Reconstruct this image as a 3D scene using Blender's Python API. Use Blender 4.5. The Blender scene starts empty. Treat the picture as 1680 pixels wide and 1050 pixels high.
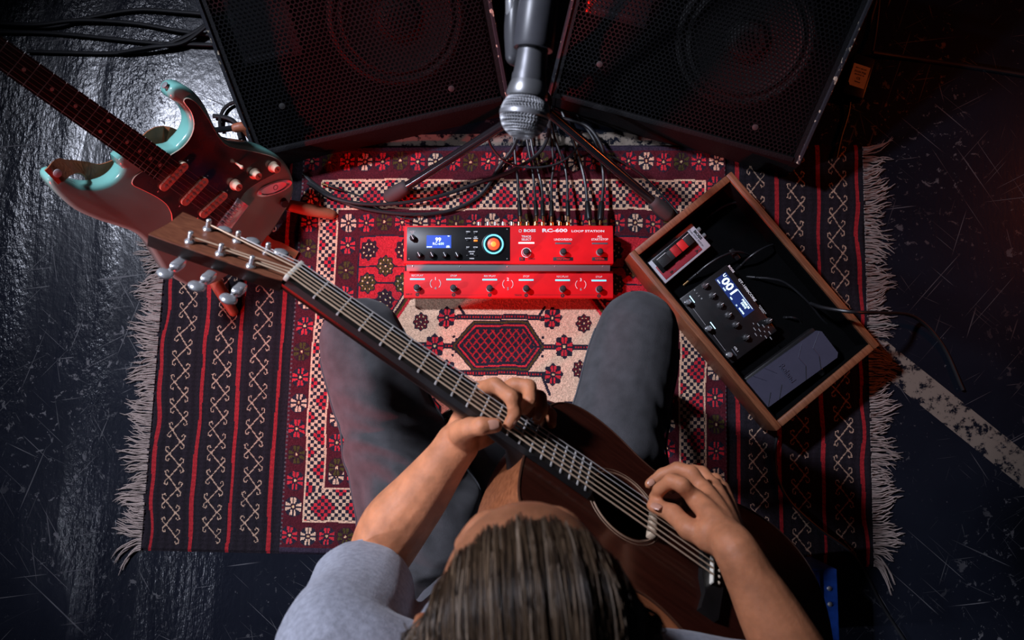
import bpy, bmesh, math, random
import numpy as np
from mathutils import Vector, Matrix, noise as mnoise

random.seed(7)
RNG = np.random.default_rng(7)
scene = bpy.context.scene
COL = scene.collection
PI = math.pi

# ------------------------------------------------------------------ camera, world, lights
CAM_H, FPX, TILT = 1.98, 1400.0, math.radians(6.0)
cam_data = bpy.data.cameras.new('camera')
cam_data.lens = 30.0
cam_data.sensor_width = 36.0
cam_data.dof.use_dof = True
cam_data.dof.focus_distance = 1.88
cam_data.dof.aperture_fstop = 8.0
cam_data.clip_start = 0.02
cam = bpy.data.objects.new('camera', cam_data)
COL.objects.link(cam)
cam.location = (0, 0, CAM_H)
cam.rotation_euler = (TILT, 0, 0)
scene.camera = cam

world = bpy.data.worlds.new('dark_room')
scene.world = world
world.use_nodes = True
wb = world.node_tree.nodes['Background']
wb.inputs[0].default_value = (0.30, 0.36, 0.55, 1)
wb.inputs[1].default_value = 0.007

scene.view_settings.view_transform = 'Standard'
scene.view_settings.look = 'None'
scene.view_settings.gamma = 1.0
scene.view_settings.use_curve_mapping = False
scene.view_settings.exposure = 0.12


def spot(name, loc, target, watts, color, angle, blend, radius):
    d = bpy.data.lights.new(name, 'SPOT')
    d.energy = watts
    d.color = color
    d.spot_size = math.radians(angle)
    d.spot_blend = blend
    d.shadow_soft_size = radius
    o = bpy.data.objects.new(name, d)
    COL.objects.link(o)
    o.location = loc
    v = Vector(target) - Vector(loc)
    o.rotation_euler = v.to_track_quat('-Z', 'Y').to_euler()
    return o


# two cool stage spots on the left, a low red one front left, an orange one far right
spot('stage_spot_rear', (-1.75, 1.45, 2.75), (-0.26, 0.10, 0.3), 520, (0.78, 0.83, 1.0), 50, 1.0, 0.11)
spot('stage_spot_front', (-2.5, -0.65, 1.70), (-0.15, 0.0, 0.5), 150, (0.78, 0.83, 1.0), 48, 1.0, 0.08)
spot('floor_spot_red', (-1.55, -1.25, 0.86), (0.06, 0.82, 0.24), 230, (1.0, 0.02, 0.015), 38, 0.9, 0.06)
spot('stage_spot_orange', (2.6, 0.9, 1.3), (0.95, 0.55, 0.0), 30, (1.0, 0.15, 0.02), 44, 0.9, 0.08)

# ------------------------------------------------------------------ pixel helpers
_F = Vector((0, math.sin(TILT), -math.cos(TILT)))
_U = Vector((0, math.cos(TILT), math.sin(TILT)))
_C = Vector((0, 0, CAM_H))


def ray(px, py):
    return _F * FPX + Vector((px - 840.0, 0, 0)) + _U * (525.0 - py)


def P(px, py, z=0.0):
    d = ray(px, py)
    return _C + d * ((z - CAM_H) / d.z)


def on_plane(px, py, o, n):
    d = ray(px, py)
    return _C + d * ((o - _C).dot(n) / d.dot(n))


# ------------------------------------------------------------------ mesh helpers
def catmull(pts, sub=6, closed=False):
    pts = [Vector(p) for p in pts]
    n = len(pts)
    out = []
    rng = range(n) if closed else range(n - 1)
    for i in rng:
        if closed:
            p0, p1, p2, p3 = pts[(i - 1) % n], pts[i], pts[(i + 1) % n], pts[(i + 2) % n]
        else:
            p1, p2 = pts[i], pts[i + 1]
            p0 = pts[i - 1] if i > 0 else p1 * 2 - p2
            p3 = pts[i + 2] if i + 2 < n else p2 * 2 - p1
        for k in range(sub):
            t = k / sub
            out.append(0.5 * ((2 * p1) + (p2 - p0) * t + (2 * p0 - 5 * p1 + 4 * p2 - p3) * t * t +
                              (-p0 + 3 * p1 - 3 * p2 + p3) * t ** 3))
    if not closed:
        out.append(pts[-1].copy())
    return out


class MB:
    def __init__(self):
        self.v = []
        self.f = []

    def add(self, vs, fs, M=None):
        b = len(self.v)
        for p in vs:
            p = Vector(p)
            self.v.append(M @ p if M is not None else p)
        for f in fs:
            self.f.append([b + i for i in f])
        return self

    def box(self, c, s, M=None, bevel=0.0, seg=2):
        bm = bmesh.new()
        bmesh.ops.create_cube(bm, size=1.0)
        for v in bm.verts:
            v.co = Vector((v.co.x * s[0] + c[0], v.co.y * s[1] + c[1], v.co.z * s[2] + c[2]))
        if bevel > 0:
            bmesh.ops.bevel(bm, geom=list(bm.edges), offset=bevel, segments=seg, affect='EDGES', profile=0.5)
        bm.verts.index_update()
        self.add([v.co.copy() for v in bm.verts], [[v.index for v in f.verts] for f in bm.faces], M)
        bm.free()
        return self

    def cyl(self, p0, p1, r0, r1=None, n=16, M=None):
        r1 = r0 if r1 is None else r1
        return self.tube([p0, p1], [r0, r1], n, M)

    def tube(self, pts, r, n=8, M=None, caps=True, closed=False, flat=None, up=None):
        """swept tube; flat=(a,b) scales the section, up fixes its frame"""
        pts = [Vector(p) for p in pts]
        m = len(pts)
        rr = r if isinstance(r, (list, tuple)) else [r] * m
        vs, fs = [], []
        nrm = None
        for i in range(m):
            if closed:
                t = pts[(i + 1) % m] - pts[i - 1]
            else:
                t = pts[min(i + 1, m - 1)] - pts[max(i - 1, 0)]
            if t.length < 1e-9:
                t = Vector((0, 0, 1))
            t.normalize()
            if up is not None:
                nrm = Vector(up) - t * t.dot(Vector(up))
            elif nrm is None:
                a = Vector((0, 0, 1)) if abs(t.z) < 0.9 else Vector((1, 0, 0))
                nrm = a - t * t.dot(a)
            else:
                nrm = nrm - t * t.dot(nrm)
            nrm.normalize()
            b = t.cross(nrm)
            ri = rr[i]
            ra, rb = (ri if isinstance(ri, (list, tuple)) else (ri, ri))
            if flat:
                ra, rb = ra * flat[0], rb * flat[1]
            for k in range(n):
                a = 2 * PI * k / n
                vs.append(pts[i] + b * (math.cos(a) * ra) + nrm * (math.sin(a) * rb))
        last = m if closed else m - 1
        for i in range(last):
            for k in range(n):
                j = (i + 1) % m
                fs.append([i * n + k, i * n + (k + 1) % n, j * n + (k + 1) % n, j * n + k])
        if caps and not closed:
            fs.append([k for k in range(n)][::-1])
            fs.append([(m - 1) * n + k for k in range(n)])
        return self.add(vs, fs, M)

    def chain(self, pts, radii, n=14, sub=5, M=None, up=None):
        """smooth limb with rounded ends; radii may be (a,b) pairs"""
        pts = [Vector(p) for p in pts]
        rad = [(Vector((r, r, 0)) if not isinstance(r, (tuple, list)) else Vector((r[0], r[1], 0))) for r in radii]
        cp = catmull(pts, sub)
        cr = catmull(rad, sub)
        t0 = (cp[0] - cp[1]).normalized()
        t1 = (cp[-1] - cp[-2]).normalized()
        q, rq = [], []
        for a in (80, 60, 38, 18):
            a = math.radians(a)
            q.append(cp[0] + t0 * (min(cr[0].x, cr[0].y) * math.sin(a)))
            rq.append(cr[0] * math.cos(a))
        q += cp
        rq += cr
        for a in (18, 38, 60, 80):
            a = math.radians(a)
            q.append(cp[-1] + t1 * (min(cr[-1].x, cr[-1].y) * math.sin(a)))
            rq.append(cr[-1] * math.cos(a))
        return self.tube(q, [(v.x, v.y) for v in rq], n, M, up=up)

    def lathe(self, prof, n=24, M=None):
        vs, fs = [], []
        m = len(prof)
        for r, z in prof:
            for k in range(n):
                a = 2 * PI * k / n
                vs.append((r * math.cos(a), r * math.sin(a), z))
        for i in range(m - 1):
            for k in range(n):
                fs.append([i * n + k, i * n + (k + 1) % n, (i + 1) * n + (k + 1) % n, (i + 1) * n + k])
        fs.append([k for k in range(n)][::-1])
        fs.append([(m - 1) * n + k for k in range(n)])
        return self.add(vs, fs, M)

    def prism(self, out, z0, z1, M=None):
        n = len(out)
        vs = [(p[0], p[1], z0) for p in out] + [(p[0], p[1], z1) for p in out]
        fs = [[(i) % n, (i + 1) % n, n + (i + 1) % n, n + i] for i in range(n)]
        fs.append(list(range(n))[::-1])
        fs.append([n + i for i in range(n)])
        return self.add(vs, fs, M)

    def rings(self, rings, M=None, caps=True):
        n = len(rings[0])
        vs = [p for r in rings for p in r]
        fs = []
        for i in range(len(rings) - 1):
            for k in range(n):
                fs.append([i * n + k, i * n + (k + 1) % n, (i + 1) * n + (k + 1) % n, (i + 1) * n + k])
        if caps:
            fs.append(list(range(n))[::-1])
            fs.append([(len(rings) - 1) * n + k for k in range(n)])
        return self.add(vs, fs, M)

    def ball(self, c, r, n=16, m=10, M=None):
        r = r if isinstance(r, (tuple, list)) else (r, r, r)
        vs, fs = [], []
        for i in range(m + 1):
            th = PI * (i + 0.02) / (m + 0.04)
            for k in range(n):
                a = 2 * PI * k / n
                vs.append((c[0] + r[0] * math.sin(th) * math.cos(a), c[1] + r[1] * math.sin(th) * math.sin(a),
                           c[2] + r[2] * math.cos(th)))
        for i in range(m):
            for k in range(n):
                fs.append([i * n + k, (i + 1) * n + k, (i + 1) * n + (k + 1) % n, i * n + (k + 1) % n])
        fs.append(list(range(n)))
        fs.append([m * n + k for k in range(n)][::-1])
        return self.add(vs, fs, M)

    def mesh(self, name, angle=38, fix=True):
        me = bpy.data.meshes.new(name)
        me.from_pydata([tuple(v) for v in self.v], [], self.f)
        if fix:
            bm = bmesh.new()
            bm.from_mesh(me)
            bmesh.ops.recalc_face_normals(bm, faces=bm.faces)
            bm.to_mesh(me)
            bm.free()
        me.validate()
        if angle:
            me.shade_smooth()
            me.set_sharp_from_angle(angle=math.radians(angle))
        return me

    def build(self, name, mat, parent=None, angle=38, label=None, kind=None):
        o = bpy.data.objects.new(name, self.mesh(name, angle))
        COL.objects.link(o)
        o.data.materials.append(mat)
        if parent is not None:
            o.parent = parent
        if label:
            o['label'] = label
        if kind:
            o['kind'] = kind
        return o


def tag(o, label, cat, group=None):
    o['label'] = label
    o['category'] = cat
    if group:
        o['group'] = group
    return o


def empty(name, M, label, cat, group=None):
    o = bpy.data.objects.new(name, None)
    o.empty_display_size = 0.05
    COL.objects.link(o)
    o.matrix_world = M if isinstance(M, Matrix) else Matrix.Translation(M)
    return tag(o, label, cat, group)


def copy_tree(o, parent=None):
    c = o.copy()
    COL.objects.link(c)
    if parent is not None:
        c.parent = parent
    for ch in list(o.children):
        copy_tree(ch, c)
    return c


def frame(o, x, y, z):
    M = Matrix((x, y, z)).transposed().to_4x4()
    M.translation = o
    return M


def text_mesh(s, size, extrude=0.0002, xs=1.0, shear=0.0, bold=0.0, align='CENTER'):
    cu = bpy.data.curves.new('lettering', 'FONT')
    cu.body = s
    cu.size = size
    cu.align_x = align
    cu.align_y = 'CENTER'
    cu.extrude = extrude
    cu.shear = shear
    cu.offset = bold
    cu.resolution_u = 2
    ob = bpy.data.objects.new('lettering', cu)
    me = bpy.data.meshes.new_from_object(ob)
    bpy.data.objects.remove(ob)
    bpy.data.curves.remove(cu)
    me.transform(Matrix.Diagonal((xs, 1, 1, 1)))
    return me


def lettering(s, size, mat, parent, M, **k):
    me = text_mesh(s, size, **k)
    o = bpy.data.objects.new('lettering', me)
    COL.objects.link(o)
    me.materials.clear()
    me.materials.append(mat)
    o.parent = parent
    o.matrix_local = M
    o['label'] = 'printed lettering ' + s.replace('\n', ' ')
    return o


def remeshed(mb, name, voxel, smooth=6, factor=0.5):
    me = mb.mesh(name, 0, fix=True)
    o = bpy.data.objects.new('tmp_' + name, me)
    COL.objects.link(o)
    m = o.modifiers.new('r', 'REMESH')
    m.mode = 'VOXEL'
    m.voxel_size = voxel
    m.use_smooth_shade = True
    s = o.modifiers.new('s', 'SMOOTH')
    s.iterations = smooth
    s.factor = factor
    dg = bpy.context.evaluated_depsgraph_get()
    res = bpy.data.meshes.new_from_object(o.evaluated_get(dg))
    bpy.data.objects.remove(o)
    res.name = name
    res.shade_smooth()
    return res


def link_mesh(me, name, mat, parent=None):
    o = bpy.data.objects.new(name, me)
    COL.objects.link(o)
    me.materials.clear()
    me.materials.append(mat)
    if parent is not None:
        o.parent = parent
    return o


# ------------------------------------------------------------------ materials
def mat(name, col, rough=0.5, metal=0.0, var=0.12, scale=40.0, bump=0.0, bscale=200.0, emit=None, es=0.0,
        spec=0.5, coat=0.0, sheen=0.0, stretch=(1, 1, 1), col2=None, sss=0.0, ramp=(0.3, 0.7)):
    m = bpy.data.materials.new(name)
    m.use_nodes = True
    nt = m.node_tree
    b = nt.nodes['Principled BSDF']
    tc = nt.nodes.new('ShaderNodeTexCoord')
    mp = nt.nodes.new('ShaderNodeMapping')
    mp.inputs['Scale'].default_value = stretch
    nt.links.new(tc.outputs['Object'], mp.inputs[0])
    nz = nt.nodes.new('ShaderNodeTexNoise')
    nz.inputs['Scale'].default_value = scale
    nz.inputs['Detail'].default_value = 4
    nt.links.new(mp.outputs[0], nz.inputs['Vector'])
    rp = nt.nodes.new('ShaderNodeValToRGB')
    rp.color_ramp.elements[0].position = ramp[0]
    rp.color_ramp.elements[1].position = ramp[1]
    c2 = col2 if col2 else tuple(min(1, c * (1 + var)) for c in col)
    c1 = col if col2 else tuple(c * (1 - var) for c in col)
    rp.color_ramp.elements[0].color = (*c1, 1)
    rp.color_ramp.elements[1].color = (*c2, 1)
    nt.links.new(nz.outputs[0], rp.inputs[0])
    nt.links.new(rp.outputs[0], b.inputs['Base Color'])
    b.inputs['Roughness'].default_value = rough
    b.inputs['Metallic'].default_value = metal
    b.inputs['Specular IOR Level'].default_value = spec
    b.inputs['Coat Weight'].default_value = coat
    b.inputs['Coat Roughness'].default_value = 0.08
    b.inputs['Sheen Weight'].default_value = sheen
    if sss:
        b.inputs['Subsurface Weight'].default_value = sss
        b.inputs['Subsurface Radius'].default_value = (0.012, 0.004, 0.002)
        b.inputs['Subsurface Scale'].default_value = 0.6
    if emit:
        b.inputs['Emission Color'].default_value = (*emit, 1)
        b.inputs['Emission Strength'].default_value = es
    if bump > 0:
        n2 = nt.nodes.new('ShaderNodeTexNoise')
        n2.inputs['Scale'].default_value = bscale
        n2.inputs['Detail'].default_value = 3
        nt.links.new(mp.outputs[0], n2.inputs['Vector'])
        bp = nt.nodes.new('ShaderNodeBump')
        bp.inputs['Strength'].default_value = bump
        bp.inputs['Distance'].default_value = 0.002
        nt.links.new(n2.outputs[0], bp.inputs['Height'])
        nt.links.new(bp.outputs[0], b.inputs['Normal'])
    return m


M_black = mat('black_plastic', (0.007, 0.007, 0.008), 0.36, spec=0.3)
M_rubber = mat('black_rubber', (0.014, 0.014, 0.015), 0.6, bump=0.1)
M_cable = mat('cable_sheath', (0.013, 0.013, 0.015), 0.42)
M_chrome = mat('chrome', (0.78, 0.78, 0.80), 0.2, 0.78, var=0.03)
M_steel = mat('brushed_steel', (0.42, 0.42, 0.44), 0.42, 0.75, var=0.15, scale=30, stretch=(1, 12, 1))
M_gold = mat('brass_plug', (0.75, 0.45, 0.2), 0.25, 1.0, var=0.05)
M_white = mat('white_print', (0.8, 0.8, 0.8), 0.6, var=0.02)
M_greyprint = mat('grey_print', (0.35, 0.35, 0.36), 0.6, var=0.02)
M_blackprint = mat('black_print', (0.008, 0.008, 0.008), 0.6)
M_red = mat('red_enamel', (0.80, 0.010, 0.016), 0.55, var=0.05, bump=0.05, bscale=600, spec=0.2)
M_cyan = mat('cyan_led', (0.1, 0.6, 0.9), 0.4, emit=(0.16, 0.68, 1.0), es=1.3)
M_ledwhite = mat('white_led', (0.8, 0.8, 0.8), 0.4, emit=(1, 1, 1), es=1.3)
M_ledoff = mat('led_window_off', (0.10, 0.11, 0.13), 0.3)
M_ledred = mat('red_led', (0.8, 0.05, 0.02), 0.4, emit=(1.0, 0.07, 0.015), es=1.1)
M_screen = mat('blue_screen', (0.02, 0.05, 0.3), 0.3, emit=(0.035, 0.10, 0.55), es=0.75)
M_screendark = mat('navy_screen', (0.01, 0.02, 0.1), 0.3, emit=(0.008, 0.018, 0.085), es=0.9)
M_pix = mat('screen_pixels', (0.7, 0.9, 0.95), 0.5, emit=(0.72, 0.95, 0.98), es=0.95)
M_wood = mat('walnut_rail', (0.15, 0.050, 0.022), 0.5, scale=25, stretch=(1, 14, 1), col2=(0.26, 0.10, 0.045), bump=0.15,
             bscale=60)
M_skin = mat('skin', (0.50, 0.190, 0.090), 0.55, var=0.20, scale=45, bump=0.22, bscale=220, sss=0.12, spec=0.32)
M_nail = mat('fingernail_skin', (0.52, 0.25, 0.17), 0.32, var=0.05)
M_shirt = mat('grey_marl_jersey', (0.27, 0.275, 0.32), 0.9, var=0.22, scale=160, bump=0.35, bscale=500, sheen=0.15)
M_denim = mat('charcoal_denim', (0.036, 0.034, 0.037), 0.88, var=0.3, scale=45, bump=0.4, bscale=900, sheen=0.1)
M_shoe = mat('black_shoe_leather', (0.012, 0.012, 0.012), 0.4)
M_tan = mat('tan_welt', (0.32, 0.13, 0.05), 0.6)

# ------------------------------------------------------------------ floor
def floor_material():
    m = bpy.data.materials.new('black_painted_floor')
    m.use_nodes = True
    nt = m.node_tree
    L = nt.links.new
    b = nt.nodes['Principled BSDF']
    tc = nt.nodes.new('ShaderNodeTexCoord')

    def N(t, **k):
        n = nt.nodes.new(t)
        for a, v in k.items():
            setattr(n, a, v)
        return n

    def math_(op, a, bb=None, clamp=False):
        n = N('ShaderNodeMath', operation=op, use_clamp=clamp)
        for i, x in enumerate((a, bb)):
            if x is None:
                continue
            if isinstance(x, (int, float)):
                n.inputs[i].default_value = x
            else:
                L(x, n.inputs[i])
        return n.outputs[0]

    def noise(scale, st=(1, 1, 1), rot=0.0, detail=4, rough=0.55, dist=0.0):
        mp = N('ShaderNodeMapping')
        mp.inputs['Scale'].default_value = st
        m0 = N('ShaderNodeMapping')
        m0.inputs['Rotation'].default_value = (0, 0, rot)
        m0.inputs['Location'].default_value = (rot * 3.1, rot * 1.7, rot)
        L(tc.outputs['Object'], m0.inputs[0])
        L(m0.outputs[0], mp.inputs[0])
        n = N('ShaderNodeTexNoise')
        n.inputs['Scale'].default_value = scale
        n.inputs['Detail'].default_value = detail
        n.inputs['Roughness'].default_value = rough
        n.inputs['Distortion'].default_value = dist
        L(mp.outputs[0], n.inputs['Vector'])
        return n.outputs[0]

    def ramp(x, a, c):
        n = N('ShaderNodeMapRange')
        n.inputs[1].default_value = a
        n.inputs[2].default_value = c
        n.clamp = True
        L(x, n.inputs[0])
        return n.outputs[0]

    sep = N('ShaderNodeSeparateXYZ')
    L(tc.outputs['Object'], sep.inputs[0])
    X, Y = sep.outputs[0], sep.outputs[1]
    # flakes of bare concrete, denser in patches
    dens = noise(2.3, detail=2)
    fl = noise(42, detail=7, rough=0.70, dist=0.6)
    flakes = math_('MULTIPLY', ramp(fl, 0.60, 0.615), ramp(dens, 0.46, 0.60))
    fl2 = noise(75, detail=4, rough=0.7)
    flakes = math_('MAXIMUM', flakes, math_('MULTIPLY', ramp(fl2, 0.665, 0.70), 0.7))
    # long scratches in several directions
    scr = None
    for k, (rot, sc) in enumerate(((0.35, 170), (1.1, 230), (2.0, 200), (2.6, 260), (0.75, 300), (1.45, 210), (2.3, 330), (2.95, 240))):
        s = ramp(noise(1.0, (sc, 3.0, 1), rot, 1, 0.4), 0.735, 0.765)
        s = math_('MULTIPLY', s, ramp(noise(4 + k * 0.7, (1, 1, 1), 0.3 * k, 1), 0.5, 0.58))
        scr = s if scr is None else math_('MAXIMUM', scr, s)
    marks = math_('MAXIMUM', flakes, math_('MULTIPLY', scr, 0.9))
    # worn painted lines
    def line(p0, p1, hw):
        d = (p1 - p0).normalized()
        nx, ny = -d.y, d.x
        c0 = nx * p0.x + ny * p0.y
        dist = math_('ABSOLUTE', math_('SUBTRACT', math_('ADD', math_('MULTIPLY', X, nx), math_('MULTIPLY', Y, ny)), c0))
        ins = math_('LESS_THAN', dist, hw)
        along = math_('ADD', math_('MULTIPLY', X, d.x), math_('MULTIPLY', Y, d.y))
        a0, a1 = d.x * p0.x + d.y * p0.y, d.x * p1.x + d.y * p1.y
        return math_('MULTIPLY', ins, math_('MULTIPLY', math_('GREATER_THAN', along, a0), math_('LESS_THAN', along, a1)))
    ln = math_('MAXIMUM', line(P(1380, 530), P(1760, 835), 0.034), line(P(560, 236), P(1180, 228), 0.020))
    wear = ramp(noise(34, detail=7, rough=0.72), 0.56, 0.50)
    ln = math_('MULTIPLY', ln, wear)

    def mix(fac, a, c):
        n = N('ShaderNodeMix', data_type='RGBA')
        L(fac, n.inputs[0])
        for i, x in ((6, a), (7, c)):
            if isinstance(x, tuple):
                n.inputs[i].default_value = (*x, 1)
            else:
                L(x, n.inputs[i])
        return n.outputs[2]
    base = mix(ramp(noise(3.0, detail=5), 0.35, 0.65), (0.0058, 0.0068, 0.0115), (0.0090, 0.0105, 0.0170))
    c = mix(math_('MULTIPLY', marks, 0.85), base, (0.105, 0.100, 0.108))
    c = mix(math_('MULTIPLY', ln, 0.9), c, (0.21, 0.17, 0.135))
    L(c, b.inputs['Base Color'])
    # thick brushed paint: ridges running up and down on the left, flatter on the right
    leftness = ramp(X, -0.15, -0.75)
    ridg = noise(1.0, (17, 2.6, 1), 0.04, 6, 0.62, 0.9)
    grit = noise(120, detail=4, rough=0.6)
    lump = noise(62, (1.3, 0.75, 1), 0, 3, 0.55)
    h = math_('ADD', math_('MULTIPLY', ridg, 0.75), math_('MULTIPLY', lump, 0.50))
    h = math_('ADD', h, math_('MULTIPLY', grit, 0.14))
    patch = ramp(noise(1.0, (4.5, 0.9, 1), 0.05, 2), 0.46, 0.62)
    h = math_('MULTIPLY', h, math_('ADD', 0.06, math_('MULTIPLY', leftness, math_('ADD', 0.16, math_('MULTIPLY', patch, 0.84)))))
    bp = N('ShaderNodeBump')
    bp.inputs['Strength'].default_value = 0.8
    bp.inputs['Distance'].default_value = 0.0075
    L(h, bp.inputs['Height'])
    L(bp.outputs[0], b.inputs['Normal'])
    r = N('ShaderNodeMapRange')
    r.inputs[3].default_value = 0.23
    r.inputs[4].default_value = 0.80
    L(math_('MAXIMUM', marks, ln), r.inputs[0])
    L(r.outputs[0], b.inputs['Roughness'])
    b.inputs['Specular IOR Level'].default_value = 0.32
    return m


fl = MB()
fl.add([(-3.5, -3.0, 0), (3.5, -3.0, 0), (3.5, 3.5, 0), (-3.5, 3.5, 0)], [[0, 1, 2, 3]])
floor = fl.build('floor', floor_material(), angle=0)
floor['kind'] = 'structure'
floor['label'] = 'scratched glossy black painted concrete floor with worn lines'

# ------------------------------------------------------------------ rug
TOPY, BOTL, BOTR = 240.0, 903.0, 930.0


def xl(y):
    return 283 - 55 * (y - 240) / 663.0


def xr(y):
    return 1418 + 19 * (y - 240) / 690.0


def rx(x, y):
    """photo column -> straight rug column (as measured at row 700)"""
    return 245 + (x - xl(y)) / (xr(y) - xl(y)) * 1186


def rug_paint(NX, NY):
    xs = 245 + (np.arange(NX) + 0.5) / NX * 1186
    ys = 240 + (np.arange(NY) + 0.5) / NY * 665
    X, Y = np.meshgrid(xs, ys)
    # gentle weaving irregularity
    Xw = X + 1.2 * np.sin(Y / 47.0) + 0.8 * np.sin(Y / 19.0 + X / 200)
    Yw = Y + 0.9 * np.sin(X / 31.0) + 0.7 * np.sin(X / 13.0 + Y / 90)
    C = np.zeros((NY, NX, 3))
    navy = (0.016, 0.015, 0.026)
    kil = (0.013, 0.0095, 0.0135)
    maroon = (0.068, 0.008, 0.014)
    red = (0.50, 0.022, 0.034)
    red2 = (0.36, 0.015, 0.022)
    cream = (0.60, 0.37, 0.25)
    olive = (0.060, 0.043, 0.012)
    dkm = (0.030, 0.010, 0.016)
    dot = (0.62, 0.42, 0.22)
    C[:] = kil
    C *= (1 + 0.25 * np.sin(X / 2.3)[..., None] * RNG.uniform(0.4, 1, (1, NX, 1)))
    H = np.full((NY, NX), 0.003)

    def put(mask, col):
        C[mask] = col

    def rect(x0, y0, x1, y1, col):
        put((Xw >= x0) & (Xw < x1) & (Yw >= y0) & (Yw < y1), col)

    def window(cx, cy, r):
        i0 = max(0, int((cx - r - 245) / 1186 * NX)); i1 = min(NX, int((cx + r - 245) / 1186 * NX) + 2)
        j0 = max(0, int((cy - r - 240) / 665 * NY)); j1 = min(NY, int((cy + r - 240) / 665 * NY) + 2)
        return slice(j0, j1), slice(i0, i1)

    def seg(p, q, w, col):
        cx, cy = (p[0] + q[0]) / 2, (p[1] + q[1]) / 2
        r = max(abs(p[0] - q[0]), abs(p[1] - q[1])) / 2 + w + 3
        sl = window(cx, cy, r)
        x, y = Xw[sl], Yw[sl]
        if x.size == 0:
            return
        dx, dy = q[0] - p[0], q[1] - p[1]
        L2 = dx * dx + dy * dy + 1e-9
        t = np.clip(((x - p[0]) * dx + (y - p[1]) * dy) / L2, 0, 1)
        d = np.hypot(x - p[0] - t * dx, y - p[1] - t * dy)
        C[sl][d < w] = col

    def poly(pts, w, col):
        for a, c in zip(pts[:-1], pts[1:]):
            seg(a, c, w, col)

    def flower(cx, cy, col, r=13, ry=None, ctr=dot):
        """eight paired petals, the pile-weave star of the borders"""
        ry = ry or r * 1.1
        sl = window(cx, cy, max(r, ry) + 5)
        x, y = (Xw[sl] - cx) / r, (Yw[sl] - cy) / ry
        ax, ay = np.abs(x), np.abs(y)
        sub = C[sl]
        sub[(np.hypot(x, y) < 1.12) & (np.hypot(x, y) > 0.25)] = tuple(np.array(navy) * 1.0 if col is not olive else np.array(dkm))
        m1 = (ax > 0.08) & (ax < 0.38) & (ay > 0.34) & (ay < 1.0) & (ax < 0.12 + 0.36 * ay)
        m2 = (ay > 0.10) & (ay < 0.50) & (ax > 0.34) & (ax < 1.0) & (ay < 0.14 + 0.40 * ax)
        sub[m1 | m2] = col
        sub[np.hypot(x, y) < 0.15] = ctr

    def rosette(cx, cy, r, col, ring=navy, dots=True):
        sl = window(cx, cy, r * 1.3)
        x, y = Xw[sl] - cx, (Yw[sl] - cy) / 1.12
        rr, th = np.hypot(x, y), np.arctan2(y, x)
        lob = 1 + 0.10 * np.cos(8 * th + PI / 8)
        sub = C[sl]
        sub[rr < r * lob] = ring
        sub[(rr < r * 0.86 * lob) & (rr > r * 0.2) & (np.cos(8 * th + PI / 8) > -0.55)] = col
        if dots:
            for k in range(8):
                a = 2 * PI * (k + 0.5) / 8
                sub[np.hypot(x - r * 0.62 * math.cos(a), y - r * 0.62 * math.sin(a)) < 1.25] = dot
            sub[rr < 1.5] = dot

    def polyd(pts):
        """signed distance-like field of a convex polygon (negative inside)"""
        d = np.full(X.shape, -1e9)
        n = len(pts)
        for i in range(n):
            (ax, ay), (bx, by) = pts[i], pts[(i + 1) % n]
            nx, ny = by - ay, -(bx - ax)
            l = math.hypot(nx, ny)
            d = np.maximum(d, ((Xw - ax) * nx + (Yw - ay) * ny) / l)
        return d

    # flat-woven ends: red stripes and hooked vines
    for c in (260, 327, 387, 453, 1210, 1278, 1348, 1415):
        w = 3.0 + 0.5 * np.sin(Y / 60 + c)
        wob = c + 1.5 * np.sin(Y / 75.0 + c)
        put(np.abs(X - wob) < w, (0.33, 0.016, 0.022))
    for c in (292, 359, 420, 1243, 1311, 1382):
        y = 252.0 + (c % 7)
        side = 1
        pitch = 19.5
        vine = (0.42, 0.27, 0.19)
        while y < 888:
            n0 = (c + side * 8, y)
            n1 = (c - side * 8, y + pitch)
            if y + pitch < 890:
                seg(n0, n1, 0.85, vine)
            seg(n0, n0, 2.0, vine)
            for s in (-1, 1):
                a = [n0, (n0[0] + side * 6, n0[1] + s * 5.5), (n0[0] + side * 6.5, n0[1] + s * 10),
                     (n0[0] + side * 2.5, n0[1] + s * 12), (n0[0] + side * 1.0, n0[1] + s * 8.6)]
                poly(a, 0.75, vine)
            y += pitch
            side = -side
    # pile field
    pile = (X > 472) & (X < 1192)
    H[pile] = 0.007
    rect(472, 200, 1192, 950, maroon)
    put(pile & ((np.abs(X - 474) < 1.2) | (np.abs(X - 1190) < 1.2)) & (np.sin(Y * 0.9) > 0.2), (0.10, 0.07, 0.08))
    put(pile & (Y < 250), (0.03, 0.02, 0.035))
    put(pile & (Y > 893), (0.03, 0.02, 0.035))
    seq = [red, cream, red, olive]
    for cx, o in ((490, 0), (1174, 1)):
        k = 0
        y = 533.5 - 42 * 6 - (0 if o == 0 else 18)
        while y < 860:
            if y > 292:
                flower(cx, y, seq[(k + o) % 4])
            y += 42.0
            k += 1
    for k in range(24):
        flower(486 + k * 30.0, 267, seq[(k + 2) % 4], 12.5)
        flower(486 + k * 30.0, 874, seq[k % 4], 12.5)

    def checker(x0, y0, x1, y1, cell):
        i = np.floor((Xw - x0) / cell).astype(int)
        j = np.floor((Yw - y0) / cell).astype(int)
        inside = (Xw >= x0) & (Xw < x1) & (Yw >= y0) & (Yw < y1)
        nv = (i + j) % 2 == 0
        per = 10
        dd = np.abs((i % per) - per / 2) + np.abs((j % per) - per / 2)
        rd = (dd < 3.2) | (dd > 7.2)
        put(inside & nv, navy)
        put(inside & ~nv & rd, red)
        put(inside & ~nv & ~rd, cream)

    def frame_lines(x0, y0, x1, y1):
        for p, q in (((x0, y0), (x1, y0)), ((x1, y0), (x1, y1)), ((x1, y1), (x0, y1)), ((x0, y1), (x0, y0))):
            seg(p, q, 1.5, cream)

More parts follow.
